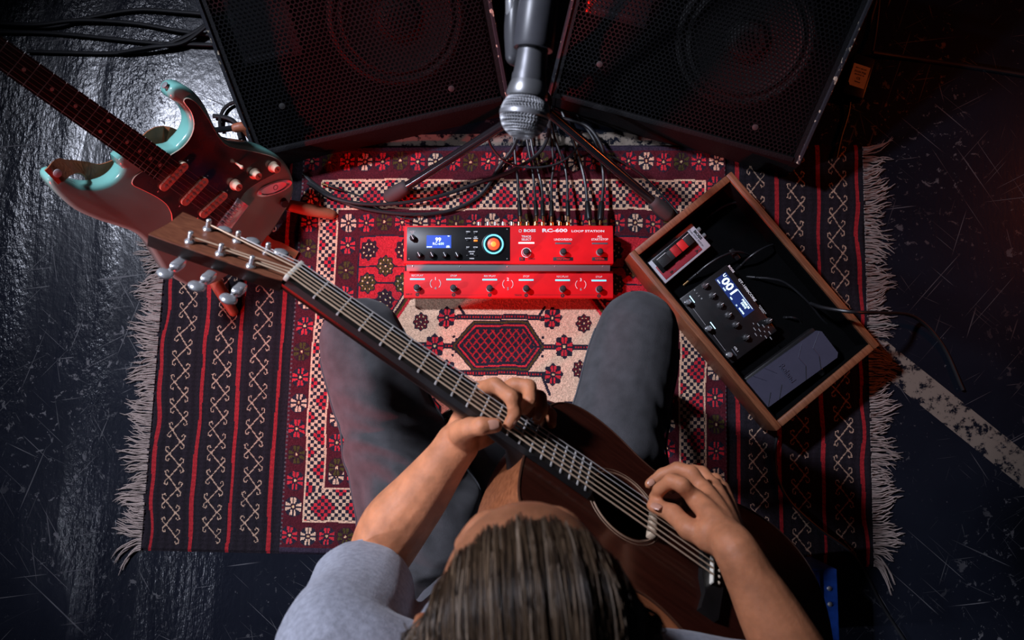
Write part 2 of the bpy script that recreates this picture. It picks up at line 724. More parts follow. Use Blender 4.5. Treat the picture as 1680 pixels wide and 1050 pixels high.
    checker(507, 297, 1157, 343, 5.6)
    checker(507, 797, 1157, 850, 5.6)
    checker(507, 343, 537, 797, 5.6)
    checker(1115, 343, 1157, 797, 5.6)
    frame_lines(507, 297, 1157, 850)
    frame_lines(537, 343, 1115, 797)
    # inner flower border
    for k in range(19):
        flower(556 + k * 30.2, 366, seq[(k + 1) % 4], 12.5)
        flower(556 + k * 30.2, 776, seq[(k + 1) % 4], 12.5)
    for k in range(10):
        flower(556, 402 + k * 40, seq[(k + 2) % 4], 12.5)
        flower(1094, 402 + k * 40, seq[(k + 2) % 4], 12.5)
    # red inner panel with lobed rosettes
    rect(576, 388, 1072, 756, (0.44, 0.018, 0.028))
    frame_c = ((576, 388), (1072, 388), (1072, 756), (576, 756), (576, 388))
    poly(frame_c, 1.2, navy)
    row = 0
    y = 410.0
    while y < 756:
        for k in range(18):
            cx = 592 + k * 29.5
            oy = 27 if k % 2 else 0
            cy = y + oy
            if cy < 745 and cx < 1062:
                rosette(cx, cy, 14.5, (olive if (k + row * (1 if k % 2 else 3)) % 2 else dkm))
                seg((cx - 14, cy + 27), (cx + 14, cy + 27), 1.2, navy)
        y += 54
        row += 1
    # cream medallion
    q = lambda pts: [(rx(a, c), c) for a, c in pts]
    med = q([(712, 432), (925, 432), (1003, 540), (1003, 588), (940, 650), (880, 706), (752, 706), (690, 640), (636, 590), (636, 545)])
    d = polyd(med)
    for lim, col in ((17, navy), (14.5, cream), (11.5, dkm), (8, olive), (4.5, red), (0, (0.66, 0.43, 0.30))):
        put(d < lim, col)
    # hooked corner rosettes outside the medallion
    for cx, cy in ((704, 668), (936, 672)):
        cx = rx(cx, cy)
        for r_, c_ in ((25, cream), (22, navy), (18.5, red), (12.5, navy)):
            sl = window(cx, cy, r_ + 4)
            x, y2 = np.abs(Xw[sl] - cx), np.abs(Yw[sl] - cy)
            C[sl][(np.maximum(np.maximum(x, y2), (x + y2) * 0.72) < r_)] = c_
        rosette(cx, cy, 11, olive)
    # central hexagon
    hexa = q([(779, 530), (862, 530), (886, 563), (862, 597), (779, 597), (750, 563)])
    dh = polyd(hexa)
    for lim, col in ((7.5, navy), (5.5, olive), (2.5, navy), (0, red), (-2.6, navy)):
        put(dh < lim, col)
    m = dh < -7
    a = np.abs(((Xw - hexa[5][0]) / 13.0 + (Yw - 563) / 15.5 + 0.5) % 1 - 0.5)
    c = np.abs(((Xw - hexa[5][0]) / 13.0 - (Yw - 563) / 15.5 + 0.5) % 1 - 0.5)
    put(m & ((a < 0.11) | (c < 0.11)), red2)
    # bars with red stitches and end rosettes
    for by, x0, x1 in ((517, 733, 905), (607, 737, 907), (563, 676, 744), (563, 892, 968)):
        x0, x1 = rx(x0, by), rx(x1, by)
        rect(x0, by - 4.2, x1, by + 4.2, navy)
        put((Yw > by - 1.6) & (Yw < by + 1.6) & (Xw > x0) & (Xw < x1) & (np.sin(Xw * 1.35) > -0.1), red2)
    for p, s in (((752, 500), (760, 512)), ((892, 500), (884, 512)), ((890, 612), (903, 640)), ((760, 612), (752, 632))):
        seg((rx(p[0], p[1]), p[1]), (rx(s[0], s[1]), s[1]), 2.2, navy)
    for cx, cy, s in ((744, 563, 1), (890, 563, -1)):
        for k in range(-3, 4):
            for l in range(2):
                if (k + l) % 2:
                    sl0 = (rx(cx, cy) + l * 5 * s, cy + k * 5)
                    seg(sl0, sl0, 2.4, navy)
    for cx, cy, r in ((732, 517, 14), (905, 517, 14), (714, 563, 15), (925, 563, 15), (733, 603, 14), (907, 608, 14)):
        sl = window(rx(cx, cy), cy, r * 1.3)
        rosette(rx(cx, cy), cy, r * 1.08, navy, navy, False)
        flower(rx(cx, cy), cy, red, r * 0.9, r * 0.98)
    for cx, cy in ((690, 526), (957, 525), (951, 598), (668, 598), (820, 640), (775, 655), (868, 655)):
        rosette(rx(cx, cy), cy, 12.5, (0.09, 0.010, 0.016))
    # knots: a little colour variation from tuft to tuft
    k = RNG.normal(1.0, 0.17, (NY, NX))
    k = np.where(pile, k, 1 + (k - 1) * 0.7)
    C *= np.clip(k, 0.5, 1.6)[..., None]
    stripes = 1 + 0.10 * np.sin(Y * 0.8) * (~pile)
    C *= stripes[..., None]
    C[~pile] *= 0.88
    return np.clip(C, 0, 1), H


NX, NY = 830, 468
RC, RH = rug_paint(NX, NY)
uu = np.arange(NX + 1) / NX
vv = np.arange(NY + 1) / NY
U_, V_ = np.meshgrid(uu, vv)
yl = TOPY + (BOTL - TOPY) * V_
yr = TOPY - 2 + (BOTR - TOPY + 2) * V_
PYv = yl + (yr - yl) * U_
PXv = xl(PYv) + (xr(PYv) - xl(PYv)) * U_
PXv += (2.5 * np.sin(V_ * 21) + 1.5 * np.sin(V_ * 47 + 1)) * (np.abs(U_ - 0.5) * 2) ** 6
dx = PXv - 840
dy = 525 - PYv
ct, st_ = math.cos(TILT), math.sin(TILT)
DY = FPX * st_ + dy * ct
DZ = -FPX * ct + dy * st_
K = -CAM_H / DZ
WX, WY = dx * K, DY * K
Hv = np.zeros((NY + 1, NX + 1))
Hv[:-1, :-1] = RH
Hv[-1, :-1] = RH[-1]
Hv[:, -1] = 0.003
Hv += 0.0012 * np.sin(WX * 23 + WY * 5) * np.sin(WY * 17) + 0.0009 + RNG.normal(0, 0.0004, Hv.shape)
edge_n = 3
for e in range(edge_n):
    f_ = e / edge_n
    Hv[e, :] *= f_; Hv[-1 - e, :] *= f_; Hv[:, e] *= f_; Hv[:, -1 - e] *= f_
Hv = np.maximum(Hv, 0.0006)
co = np.stack([WX, WY, Hv], -1).reshape(-1, 3)
ii = (np.arange(NY)[:, None] * (NX + 1) + np.arange(NX)[None, :])
quads = np.stack([ii, ii + NX + 1, ii + NX + 2, ii + 1], -1).reshape(-1, 4)
me = bpy.data.meshes.new('rug')
me.vertices.add(len(co))
me.vertices.foreach_set('co', co.astype(np.float32).ravel())
me.loops.add(quads.size)
me.loops.foreach_set('vertex_index', quads.astype(np.int32).ravel())
me.polygons.add(len(quads))
me.polygons.foreach_set('loop_start', np.arange(0, quads.size, 4, dtype=np.int32))
me.update(calc_edges=True)
att = me.color_attributes.new('Col', 'FLOAT_COLOR', 'CORNER')
cc = np.concatenate([RC.reshape(-1, 3), np.ones((NX * NY, 1))], 1)
att.data.foreach_set('color', np.repeat(cc, 4, axis=0).astype(np.float32).ravel())


def wool(name, attr=True, col=(0.4, 0.3, 0.25)):
    m = bpy.data.materials.new(name)
    m.use_nodes = True
    nt = m.node_tree
    b = nt.nodes['Principled BSDF']
    b.inputs['Roughness'].default_value = 0.95
    b.inputs['Specular IOR Level'].default_value = 0.15
    tc = nt.nodes.new('ShaderNodeTexCoord')
    nz = nt.nodes.new('ShaderNodeTexNoise')
    nz.inputs['Scale'].default_value = 420
    nt.links.new(tc.outputs['Object'], nz.inputs['Vector'])
    bp = nt.nodes.new('ShaderNodeBump')
    bp.inputs['Strength'].default_value = 0.5
    bp.inputs['Distance'].default_value = 0.002
    nt.links.new(nz.outputs[0], bp.inputs['Height'])
    nt.links.new(bp.outputs[0], b.inputs['Normal'])
    if attr:
        a = nt.nodes.new('ShaderNodeVertexColor')
        a.layer_name = 'Col'
        nt.links.new(a.outputs[0], b.inputs['Base Color'])
    else:
        rp = nt.nodes.new('ShaderNodeValToRGB')
        rp.color_ramp.elements[0].color = (*[c * 0.6 for c in col], 1)
        rp.color_ramp.elements[1].color = (*col, 1)
        n2 = nt.nodes.new('ShaderNodeTexNoise')
        n2.inputs['Scale'].default_value = 30
        nt.links.new(tc.outputs['Object'], n2.inputs['Vector'])
        nt.links.new(n2.outputs[0], rp.inputs[0])
        nt.links.new(rp.outputs[0], b.inputs['Base Color'])
    return m


rug = link_mesh(me, 'rug', wool('woven_wool'))
tag(rug, 'dark red patterned tribal rug with cream medallion and fringed ends', 'rug')
M_fringe = wool('fringe_wool', False, (0.42, 0.33, 0.30))
for side in (0, 1):
    fb = MB()
    n = 330
    for k in range(n):
        v = (k + random.random()) / n
        y = TOPY + ((BOTR if side else BOTL) - TOPY) * v
        x = xr(y) - 3 if side else xl(y) + 3
        dirx = 1 if side else -1
        L_ = random.uniform(30, 46) * (0.55 + 0.45 * math.sin(v * 31 + side) ** 2 + 0.2)
        sway = 9 * math.sin(v * 25 + side * 2) + random.uniform(-7, 7)
        if v > 0.97:
            sway += 38
        if side and v < 0.02:
            sway -= 25
        p = []
        ph = random.uniform(0, 6)
        for s in range(7):
            t = s / 6.0
            p.append(P(x + dirx * L_ * t, y + sway * t * t + 2.2 * math.sin(ph + t * 9) * t,
                       0.004 + 0.004 * math.sin(t * 5 + ph) * (1 - t) + random.uniform(0, 0.002)))
        r = random.uniform(0.0011, 0.0019)
        fb.tube(p, [r, r, r, r, r * 0.9, r * 0.8, r * 0.3], 4)
    fo = fb.build('fringe', M_fringe, rug, angle=60)
    fo['kind'] = 'stuff'
    fo['label'] = 'wool fringe of twisted cream strands'

# ------------------------------------------------------------------ loop pedal
LP0 = P(834, 431, 0.0)
LP0.z = 0.0085
lp = empty('loop_pedal', LP0, 'wide red loop station floor pedal with blue screen and nine footswitches', 'pedal')


def lpx(px, py, z):
    return P(px, py, z) - LP0


ZU, ZL, ZB = 0.080, 0.058, 0.070


def quad_box(mb, px0, py0, px1, py1, z0, z1, bevel=0.0, org=LP0):
    """box whose TOP face covers the pixel rectangle at height z1"""
    a, c = P(px0, py1, z1) - org, P(px1, py0, z1) - org
    mb.box(((a.x + c.x) / 2, (a.y + c.y) / 2, (z0 + z1) / 2 - org.z), (c.x - a.x, c.y - a.y, z1 - z0), bevel=bevel)
    return mb


quad_box(MB(), 662, 370, 1006, 433, 0.014, ZU, 0.0025).build('upper_housing', M_red, lp)
quad_box(MB(), 662, 444.5, 1006, 489, 0.042, ZL, 0.0025).build('lower_housing', M_red, lp)
quad_box(MB(), 668, 440, 1000, 477, 0.016, 0.043).build('base_plate', M_black, lp)
quad_box(MB(), 664, 430, 1004, 452, 0.016, ZL - 0.004).build('gutter', M_black, lp)
a, c = lpx(667, 438, ZB), lpx(1001, 438, ZB)
Mb = Matrix.Translation((a + c) / 2) @ Matrix.Rotation(math.radians(24), 4, 'X')
MB().box((0, 0, 0), (c.x - a.x, 0.019, 0.003), Mb, bevel=0.0006).build('toe_bar', mat('satin_aluminium', (0.26, 0.255, 0.26), 0.42, 0.4, var=0.08, scale=8, stretch=(1, 9, 1)), lp)
for x in (678, 755, 833, 910.6, 989):
    q = lpx(x, 437, ZB)
    sc = MB().lathe([(0.0026, 0), (0.0026, 0.001), (0.0012, 0.0017)], 12, Matrix.Translation((q.x, q.y, q.z + 0.001)) @ Matrix.Rotation(math.radians(24), 4, 'X'))
    sc.build('screw', M_chrome, lp)
for sx in (670, 998):
    for sy in (378, 482):
        q = lpx(sx, sy, 0.01)
        MB().lathe([(0.009, 0), (0.009, 0.010), (0.008, 0.012)], 16, Matrix.Translation((q.x, q.y, -0.0005))).build('rubber_foot', M_rubber, lp)
dp = quad_box(MB(), 667, 372.5, 836.5, 428, ZU - 0.001, ZU + 0.0012, 0.0004).build('display_panel', M_black, lp)
ZP = ZU + 0.0013
for sx in (671, 832):
    for sy in (376, 424.5):
        q = lpx(sx, sy, ZP)
        MB().lathe([(0.0017, 0), (0.0010, 0.0008)], 8, Matrix.Translation(q)).build('screw', M_chrome, dp)
scr = quad_box(MB(), 699.6, 386, 740.3, 407, ZP - 0.0005, ZP + 0.0004).build('screen', M_screen, dp)


def lp_text(s, px, py, z, size, m, par=lp, **k):
    q = lpx(px, py, z)
    return lettering(s, size, m, par, Matrix.Translation((q.x, q.y, q.z + 0.0003)), **k)


lp_text('99', 719, 393.5, ZP + 0.0004, 0.013, M_pix, scr, bold=0.0004)
lp_text('RC-600', 719, 400, ZP + 0.0004, 0.0082, M_pix, scr)
lp_text('MEMORY', 704.5, 405.2, ZP + 0.0004, 0.0030, M_pix, scr, bold=0.0002)
lp_text('PLAY\nEFFECT', 735, 404.6, ZP + 0.0004, 0.0026, M_pix, scr, bold=0.0002)
lp_text('TR1', 736, 387.5, ZP + 0.0004, 0.0026, M_pix, scr, bold=0.0002)


def knob(px, py, r, z, par, pointer=True):
    q = lpx(px, py, z)
    T = Matrix.Translation(q)
    k = MB().lathe([(r * 1.1, 0), (r * 1.05, 0.004), (r * 0.9, 0.012), (r * 0.78, 0.0135)], 20, T)
    for i in range(10):
        a_ = 2 * PI * i / 10
        k.box((r * 0.98 * math.cos(a_), r * 0.98 * math.sin(a_), 0.006), (r * 0.22, r * 0.22, 0.009), T)
    ko = k.build('knob', M_black, par)
    if pointer:
        MB().box((0, 0, 0.0137), (0.0013, r * 1.7, 0.0008), T @ Matrix.Rotation(math.radians(28), 4, 'Z')).build('pointer', M_white, ko)
    return ko


for x, y in ((677.5, 391), (688, 419), (709, 419), (730, 419), (750, 419)):
    knob(x, y, 0.0062, ZP, dp)
lp_text('OUTPUT\nLEVEL', 677.5, 381, ZP, 0.0032, M_white, dp)
for s, x, y in (('MENU', 768, 380.2), ('LOOP', 780.3, 380.2), ('RHYTHM', 768, 391.2), ('TAP\nTEMPO', 780.3, 390.2),
                ('EXIT', 767.5, 405.6), ('ENTER', 780.3, 405.6), ('MEMORY', 774, 413), ('PAGE', 774, 416.6), ('WRITE', 774, 424.3)):
    lp_text(s, x, y, ZP, 0.0034, M_white, dp, bold=0.00012)
for x, y in ((768, 383.5), (780.3, 383.5), (768, 394.5), (767.5, 408.5), (780.3, 408.5), (768, 419.5), (780.3, 419.5)):
    q = lpx(x, y, ZP)
    MB().box((q.x, q.y, q.z + 0.0008), (0.0075, 0.0034, 0.0016), bevel=0.0005).build('button', M_black, dp)
q = lpx(780.3, 395, ZP)
MB().box((q.x, q.y, q.z + 0.0008), (0.0085, 0.0036, 0.0016), bevel=0.0005).build('button', mat('lit_tempo_button', (0.8, 0.2, 0.02), 0.4, emit=(1.0, 0.18, 0.01), es=1.2), dp)
# loop indicator dial
q = lpx(809.7, 400.8, ZP)
dial = MB().lathe([(0.0262, 0), (0.0262, 0.0018), (0.0245, 0.0022), (0.0240, 0.0012)], 40, Matrix.Translation(q)).build('dial_rim', M_black, dp)
rg = MB()
prof = [(0.0192, 0.001), (0.0192, 0.0026), (0.0226, 0.0026), (0.0226, 0.001)]
rings_ = []
for (r_, z_) in prof:
    rings_.append([(q.x + r_ * math.cos(2 * PI * k / 48), q.y + r_ * math.sin(2 * PI * k / 48), q.z + z_) for k in range(48)])
rg.rings(rings_ + [rings_[0]], caps=False)
rg.build('light_ring', M_cyan, dial)
MB().lathe([(0.0137, 0), (0.0137, 0.0022), (0.0122, 0.0030)], 32, Matrix.Translation(q)).build('light_centre', M_ledred, dial)
MB().lathe([(0.0062, 0.003), (0.0050, 0.0034)], 24, Matrix.Translation(q)).build('light_core', mat('orange_led', (0.9, 0.3, 0.05), 0.4, emit=(1.0, 0.22, 0.02), es=1.2), dial)

# title lettering
lp_text('BOSS', 869, 378.6, ZU, 0.0088, M_white, xs=1.35, bold=0.0003)
fr_ = MB()
fq = lpx(853.5, 378.7, ZU)
for dx_, dy_, w_, h_ in ((0, 0.0028, 0.0062, 0.0009), (0, -0.0028, 0.0062, 0.0009), (-0.0027, 0, 0.0009, 0.0062), (0.0027, 0, 0.0009, 0.0062)):
    fr_.box((fq.x + dx_, fq.y + dy_, fq.z + 0.0003), (w_, h_, 0.0004))
fr_.build('logo_mark', M_white, lp)
lp_text('RC-600', 910, 378.4, ZU, 0.0105, M_white, xs=1.75, bold=0.00045)
lp_text('LOOP STATION', 964.5, 379.4, ZU, 0.0068, M_white, xs=1.55, bold=0.0002)


def led(px, py, z, m, wpx=26, hpx=2.6):
    q_ = lpx(px, py, z)
    MB().box((q_.x, q_.y, q_.z + 0.0004), (wpx * 0.00136, hpx * 0.00136, 0.0008), bevel=0.0002).build('indicator_light', m, lp)


def footswitch(px, py, z, ring=False):
    q_ = lpx(px, py, z)
    T = Matrix.Translation(q_)
    nut = MB().lathe([(0.0078, 0), (0.0078, 0.003), (0.0060, 0.003), (0.0060, 0.011)], 6 if False else 20, T)
    f_ = nut.build('footswitch', M_steel, lp)
    MB().lathe([(0.0063, 0.010), (0.0070, 0.0125), (0.0070, 0.017), (0.0055, 0.0192), (0.0025, 0.0198)], 22, T).build('cap', M_rubber, f_)
    if ring:
        r_ = []
        for (rr, zz) in ((0.0098, 0.0001), (0.0098, 0.0008), (0.0112, 0.0008), (0.0112, 0.0001)):
            r_.append([(q_.x + rr * math.cos(2 * PI * k / 36), q_.y + rr * math.sin(2 * PI * k / 36), q_.z + zz) for k in range(36)])
        MB().rings(r_ + [r_[0]], caps=False).build('ring', M_white, f_)


for (t, x, y, m, yy) in (('TRACK\nSELECT', 863.6, 390.6, M_ledwhite, 398.6), ('UNDO/REDO', 923.8, 393.2, M_ledoff, 399.4),
                         ('ALL\nSTART/STOP', 984, 390.6, M_ledoff, 399.5)):
    lp_text(t, x, y, ZU, 0.0068, M_white, bold=0.00012)
    led(x, yy, ZU, m)
for x, r_ in ((863.6, True), (923.8, False), (983.7, False)):
    footswitch(x - 0.2, 414.5, ZU, r_)
for t, x, w in (('FX', 856.5, 9), ('HALF SPEED', 923.8, 33), ('REVERSE', 984, 26)):
    q = lpx(x, 425, ZU)
    MB().box((q.x, q.y, q.z + 0.0002), (w * 0.00136, 0.0080, 0.0004), bevel=0.0001).build('print_patch', M_blackprint, lp)
    lp_text(t, x, 425, ZU + 0.0004, 0.0055, M_red, bold=0.0001)
lp_text('HOLD', 872, 425, ZU, 0.0055, M_blackprint)
for i, x in enumerate((684.8, 744.3, 803.5, 863.2, 923, 982.6)):
    dy_ = (x - 684.8) * 0.0075
    led(x, 458 + dy_, ZL, M_cyan, 24.5, 2.5)
    lp_text('REC/PLAY' if i % 2 == 0 else 'STOP', x, 452.2 + dy_, ZL, 0.0062, M_white)
    footswitch(x, 473 + dy_, ZL)
    q = lpx(x, 483.2 + dy_, ZL)
    MB().lathe([(0.0042, 0), (0.0042, 0.0004)], 20, Matrix.Translation(q)).build('print_patch', M_blackprint, lp)
    lp_text('ABCABC'[i], x, 483.2 + dy_, ZL + 0.0004, 0.0050, M_red)
for t, x, y in (('1', 714.5, 465.3), ('2', 833.3, 466.2), ('3', 952.9, 467)):
    q = lpx(x, y, ZL)
    for a0 in (-50, 130):
        p = [(q.x + 0.0118 * math.cos(math.radians(a0 + k * 10)), q.y + 0.0118 * math.sin(math.radians(a0 + k * 10)), q.z + 0.0003) for k in range(11)]
        MB().tube(p, 0.0008, 4).build('print_arc', M_white, lp)
    lp_text(t, x, y - 7.8, ZL, 0.0095, M_white, bold=0.0003)
    lp_text(str(int(t) + 3), x, y + 7.8, ZL, 0.0088, M_greyprint, bold=0.0002)
lp_text('INPUT', 671, 483, ZL, 0.0052, M_blackprint)
lp_text('TRACK', 850, 484.4, ZL, 0.0052, M_blackprint)
for x0, x1 in ((691, 798), (870, 977)):
    a, c = lpx(x0, 484, ZL), lpx(x1, 484, ZL)
    MB().box(((a.x + c.x) / 2, a.y, a.z + 0.0002), (c.x - a.x, 0.0005, 0.0004)).build('print_line', M_blackprint, lp)
# rear jacks
JX = [786, 801, 813, 826, 840, 852, 865, 878.6, 890, 904.9, 918, 931.4]
for x in JX:
    q = lpx(x, 369, 0.045)
    MB().cyl((q.x, q.y - 0.002, q.z), (q.x, q.y + 0.006, q.z), 0.0055, n=14).build('rear_jack', M_gold if x > 850 else M_chrome, lp)

# ------------------------------------------------------------------ cables
def cable(pts, r, label, name='cable', plug=None, group=None, mt=None, z=None, sub=8, both=False):
    """pts: (px,py,z). plug: list of (radius,length) sleeves from the first end"""
    w = [P(*p) for p in pts]
    root = MB().tube(catmull(w, sub), r, 8).build(name, mt or M_cable)
    tag(root, label, 'cable', group)
    if plug:
        ends = [(w[0], (w[0] - w[1]).normalized())]
        if both:
            ends.append((w[-1], (w[-1] - w[-2]).normalized()))
        for e, d in ends:
            pr, pl = plug
            MB().chain([e - d * 0.004, e + d * pl * 0.35, e + d * pl], [r * 1.6, pr, pr], 12, 2).build('plug_body', M_black, root)
            MB().cyl(e + d * pl, e + d * (pl + 0.018), 0.0032, n=10).build('plug_tip', M_gold, root)
    return root


GC = 'audio cables plugged into the loop pedal'
for i, (x, path) in enumerate((
        (852, [(852, 334, .045), (849, 290, .028), (845, 255, .026), (843, 205, .03), (850, 150, .03)]),
        (878.6, [(878.6, 334, .045), (876, 300, .030), (872, 270, .026), (864, 225, .03), (858, 150, .03)]),
        (890, [(890, 334, .045), (889, 310, .034), (884, 285, .028), (872, 235, .032), (866, 150, .03)]),
        (904.9, [(904.9, 334, .045), (905, 300, .033), (908, 268, .028), (903, 225, .034), (888, 150, .03)]),
        (931.4, [(931.4, 334, .045), (930, 295, .032), (925, 268, .028), (910, 225, .036), (894, 150, .03)]))):
    cable(path, 0.0030, ('first', 'second', 'third', 'fourth', 'fifth')[i] + ' thin jack cable behind the red loop pedal, counted from its glowing dial', 'jack_cable',
          (0.0052, 0.030), GC)
for wh, x, path in (('next to the five thin ones', 964, [(964, 336, .045), (960, 300, .034), (951, 262, .030), (938, 225, .04), (915, 165, .03)]),
                ('last in the row', 987, [(987, 336, .045), (990, 300, .034), (987, 268, .030), (975, 230, .04), (930, 165, .03)])):
    cable(path, 0.0038, 'thick black connector cable behind the red loop pedal, ' + wh, 'jack_cable', (0.0075, 0.034),
          'thick connector cables at the loop pedal')
cable([(497, 285, .012), (520, 305, .010), (560, 330, .012), (610, 345, .012), (680, 352, .014), (740, 345, .014), (790, 318, .016), (820, 272, .02), (845, 236, .03), (856, 180, .03)],
      0.0045, 'black cable sweeping in a low curve past the loop pedal left corner', 'floor_cable')
cable([(505, 300, .014), (540, 322, .018), (590, 334, .022), (650, 334, .024), (720, 322, .024), (790, 298, .024), (850, 275, .03), (895, 235, .05), (905, 160, .05)],
      0.0045, 'black cable crossing under the tripod foot above the loop pedal', 'floor_cable')
cable([(560, 312, .012), (590, 322, .010), (625, 345, .010), (655, 356, .009), (678, 360, .03)], 0.0018,
      'thin black power lead running to the back of the loop pedal', 'power_lead', (0.004, 0.030))
cable([(800, 215, .10), (806, 240, .07), (830, 265, .05), (870, 275, .05), (915, 268, .05), (945, 245, .055), (955, 215, .06)], 0.0026,
      'thin cable hanging in a loop around the microphone stand base', 'loop_cable')
cable([(905, 190, .04), (960, 205, .05), (985, 235, .06), (992, 260, .045), (1000, 285, .02)], 0.0042, 'black cable bending down beside the right tripod leg', 'floor_cable')
cable([(960, 246, .03), (1000, 255, .025), (1050, 285, .016), (1090, 325, .014), (1112, 350, .014)], 0.0026,
      'thin cable arching along the tripod leg towards the wooden pedalboard', 'floor_cable')
GT = 'black cables on the floor beside the left monitor'
for wh, pts in zip(('fifth', 'fourth', 'third', 'nearest', 'second nearest'), ([(-20, 34, .008), (80, 44, .008), (150, 28, .008), (225, 16, .01), (300, 20, .012), (345, 24, .012)],
            [(-20, 37, .014), (60, 40, .016), (130, 33, .014), (220, 38, .010), (290, 50, .012), (350, 58, .012)],
            [(-20, 52, .008), (80, 54, .008), (170, 62, .009), (250, 70, .010), (300, 72, .012), (360, 74, .012)],
            [(45, 84, .008), (110, 86, .008), (190, 87, .008), (250, 80, .016), (305, 60, .022), (345, 36, .02)],
            [(195, 86, .014), (250, 77, .022), (300, 70, .02), (340, 42, .028), (352, 30, .02)])):
    cable(pts, 0.0050, 'black floor cable beside the monitor, ' + wh + ' to the electric guitar neck', 'floor_cable', group=GT)
cable([(350, 190, .01), (374, 194, .012), (388, 205, .012), (395, 228, .014)], 0.0055, 'black cable end curling behind the electric guitar', 'floor_cable')
cable([(362, 214, .012), (361, 196, .012), (368, 178, .012), (384, 168, .012), (405, 170, .012)], 0.0045, 'black cable loop standing between electric guitar and left monitor', 'floor_cable')
cable([(1275, 715, .02), (1271, 745, .012), (1276, 785, .012), (1298, 825, .012), (1345, 868, .012), (1395, 905, .008), (1422, 945, .006), (1448, 995, .006), (1490, 1060, .006)],
      0.0035, 'black cable leaving the pedalboard bottom corner and crossing the rug', 'floor_cable')
cable([(1330, 498, .07), (1352, 505, .125), (1400, 512, .165), (1440, 513, .13), (1500, 520, .03), (1545, 565, .006), (1580, 640, .006)],
      0.0040, 'black cable draped over the right rail of the wooden pedalboard', 'floor_cable')
cable([(1432, 86, .02), (1500, 96, .006), (1600, 110, .006), (1700, 126, .006)], 0.0050, 'black mains cable running from the power adapter across the dark floor', 'mains_cable')
cable([(1396, 152, .02), (1392, 185, .008), (1380, 225, .008), (1372, 260, .012)], 0.0030, 'thin lead leaving the power adapter towards the rug', 'power_lead')
cable([(1431, 86, .02), (1437, 50, .012), (1442, 0, .012), (1440, -30, .012)], 0.0035, 'thin lead running up from the power adapter beside the monitor', 'power_lead')

# power adapter
a0, a1 = P(1417, 98, .03), P(1400, 152, .03)
ydir = (a0 - a1).normalized()
xdir = Vector((ydir.y, -ydir.x, 0))
pa = empty('power_adapter', frame(Vector(((a0.x + a1.x) / 2, (a0.y + a1.y) / 2, 0)), xdir, ydir, Vector((0, 0, 1))),
           'black power adapter block with an orange lit printed label on the floor', 'adapter')
MB().box((0, 0, 0.017), (0.052, 0.105, 0.034), bevel=0.004).build('casing', M_black, pa)
MB().prism([(-0.017, -0.026), (-0.020, -0.022), (-0.020, 0.026), (0.020, 0.026), (0.020, -0.029), (-0.015, -0.029)], 0.0335, 0.0345).build(
    'paper_label', mat('label_paper', (0.55, 0.5, 0.42), 0.7), pa)
for s, y, sz in (('BOSS PSB', 0.008, 0.0068), ('INPUT 100-240V', 0.017, 0.0038), ('OUTPUT 9V', 0.001, 0.0045), ('CE', -0.008, 0.008), ('2000mA', -0.017, 0.0042)):
    lettering(s, sz, M_blackprint, pa, Matrix.Translation((0, y, 0.0347)))

# ------------------------------------------------------------------ wooden pedalboard
RZ = 0.108
cT, cL, cB, cR = P(1197, 280, RZ), P(1034, 418, RZ), P(1268, 704, RZ), P(1449, 570, RZ)
cen = (cT + cL + cB + cR) / 4
cen.z = 0.009
lx = ((cB - cL) + (cR - cT)).normalized()      # long axis, down to the right
ly = Vector((-lx.y, lx.x, 0))                  # short axis, up to the right
LENB, WIDB = ((cB - cL).length + (cR - cT).length) / 2, ((cT - cL).length + (cR - cB).length) / 2
PBM = frame(cen, lx, ly, Vector((0, 0, 1)))
PBI = PBM.inverted()
pb = empty('pedalboard', PBM, 'open wooden pedalboard box with dark lining holding three effects units', 'pedalboard')
tw = 0.0165
MB().box((0, 0, 0.030), (LENB - 2 * tw, WIDB - 2 * tw, 0.012)).build('base_panel', mat('black_carpet', (0.002, 0.002, 0.0023), 0.95, bump=0.4, bscale=300, spec=0.05), pb)
for (c_, s_) in (((0, WIDB / 2 - tw / 2, RZ / 2 - 0.0035), (LENB, tw, RZ - 0.007)), ((0, -WIDB / 2 + tw / 2, RZ / 2 - 0.0035), (LENB, tw, RZ - 0.007))):
    me_ = MB().box(c_, s_, bevel=0.003)
    o_ = me_.build('side_rail', mat('walnut_rail_long', (0.13, 0.042, 0.018), 0.45, scale=22, stretch=(1.2, 16, 16), col2=(0.26, 0.095, 0.042), bump=0.2, bscale=60), pb)
for sx in (-1, 1):
    o_ = MB().box((sx * (LENB / 2 - tw / 2), 0, RZ / 2 - 0.0035), (tw, WIDB - 2 * tw, RZ - 0.007), bevel=0.003).build('end_rail', M_wood, pb)
# black lining on the inner walls
M_lining = mat('black_lining', (0.002, 0.002, 0.0023), 0.9, spec=0.05)
for sy in (-1, 1):
    MB().box((0, sy * (WIDB / 2 - tw - 0.002), 0.066), (LENB - 2 * tw - 0.002, 0.003, 0.058)).build('lining', M_lining, pb)
for sx in (-1, 1):
    MB().box((sx * (LENB / 2 - tw - 0.002), 0, 0.066), (0.003, WIDB - 2 * tw - 0.008, 0.058)).build('lining', M_lining, pb)
q = PBI @ P(1362, 650, 0.07)
MB().lathe([(0.009, 0), (0.009, 0.004), (0.006, 0.006)], 16, Matrix.Translation((LENB / 2, q.y, 0.06)) @ Matrix.Rotation(PI / 2, 4, 'Y')).build('bolt', M_chrome, pb)
PZ = cen.z + 0.0362      # top of the lined base


def on_board(px, py, z):
    v = P(px, py, z)
    return Vector((v.x, v.y, 0))


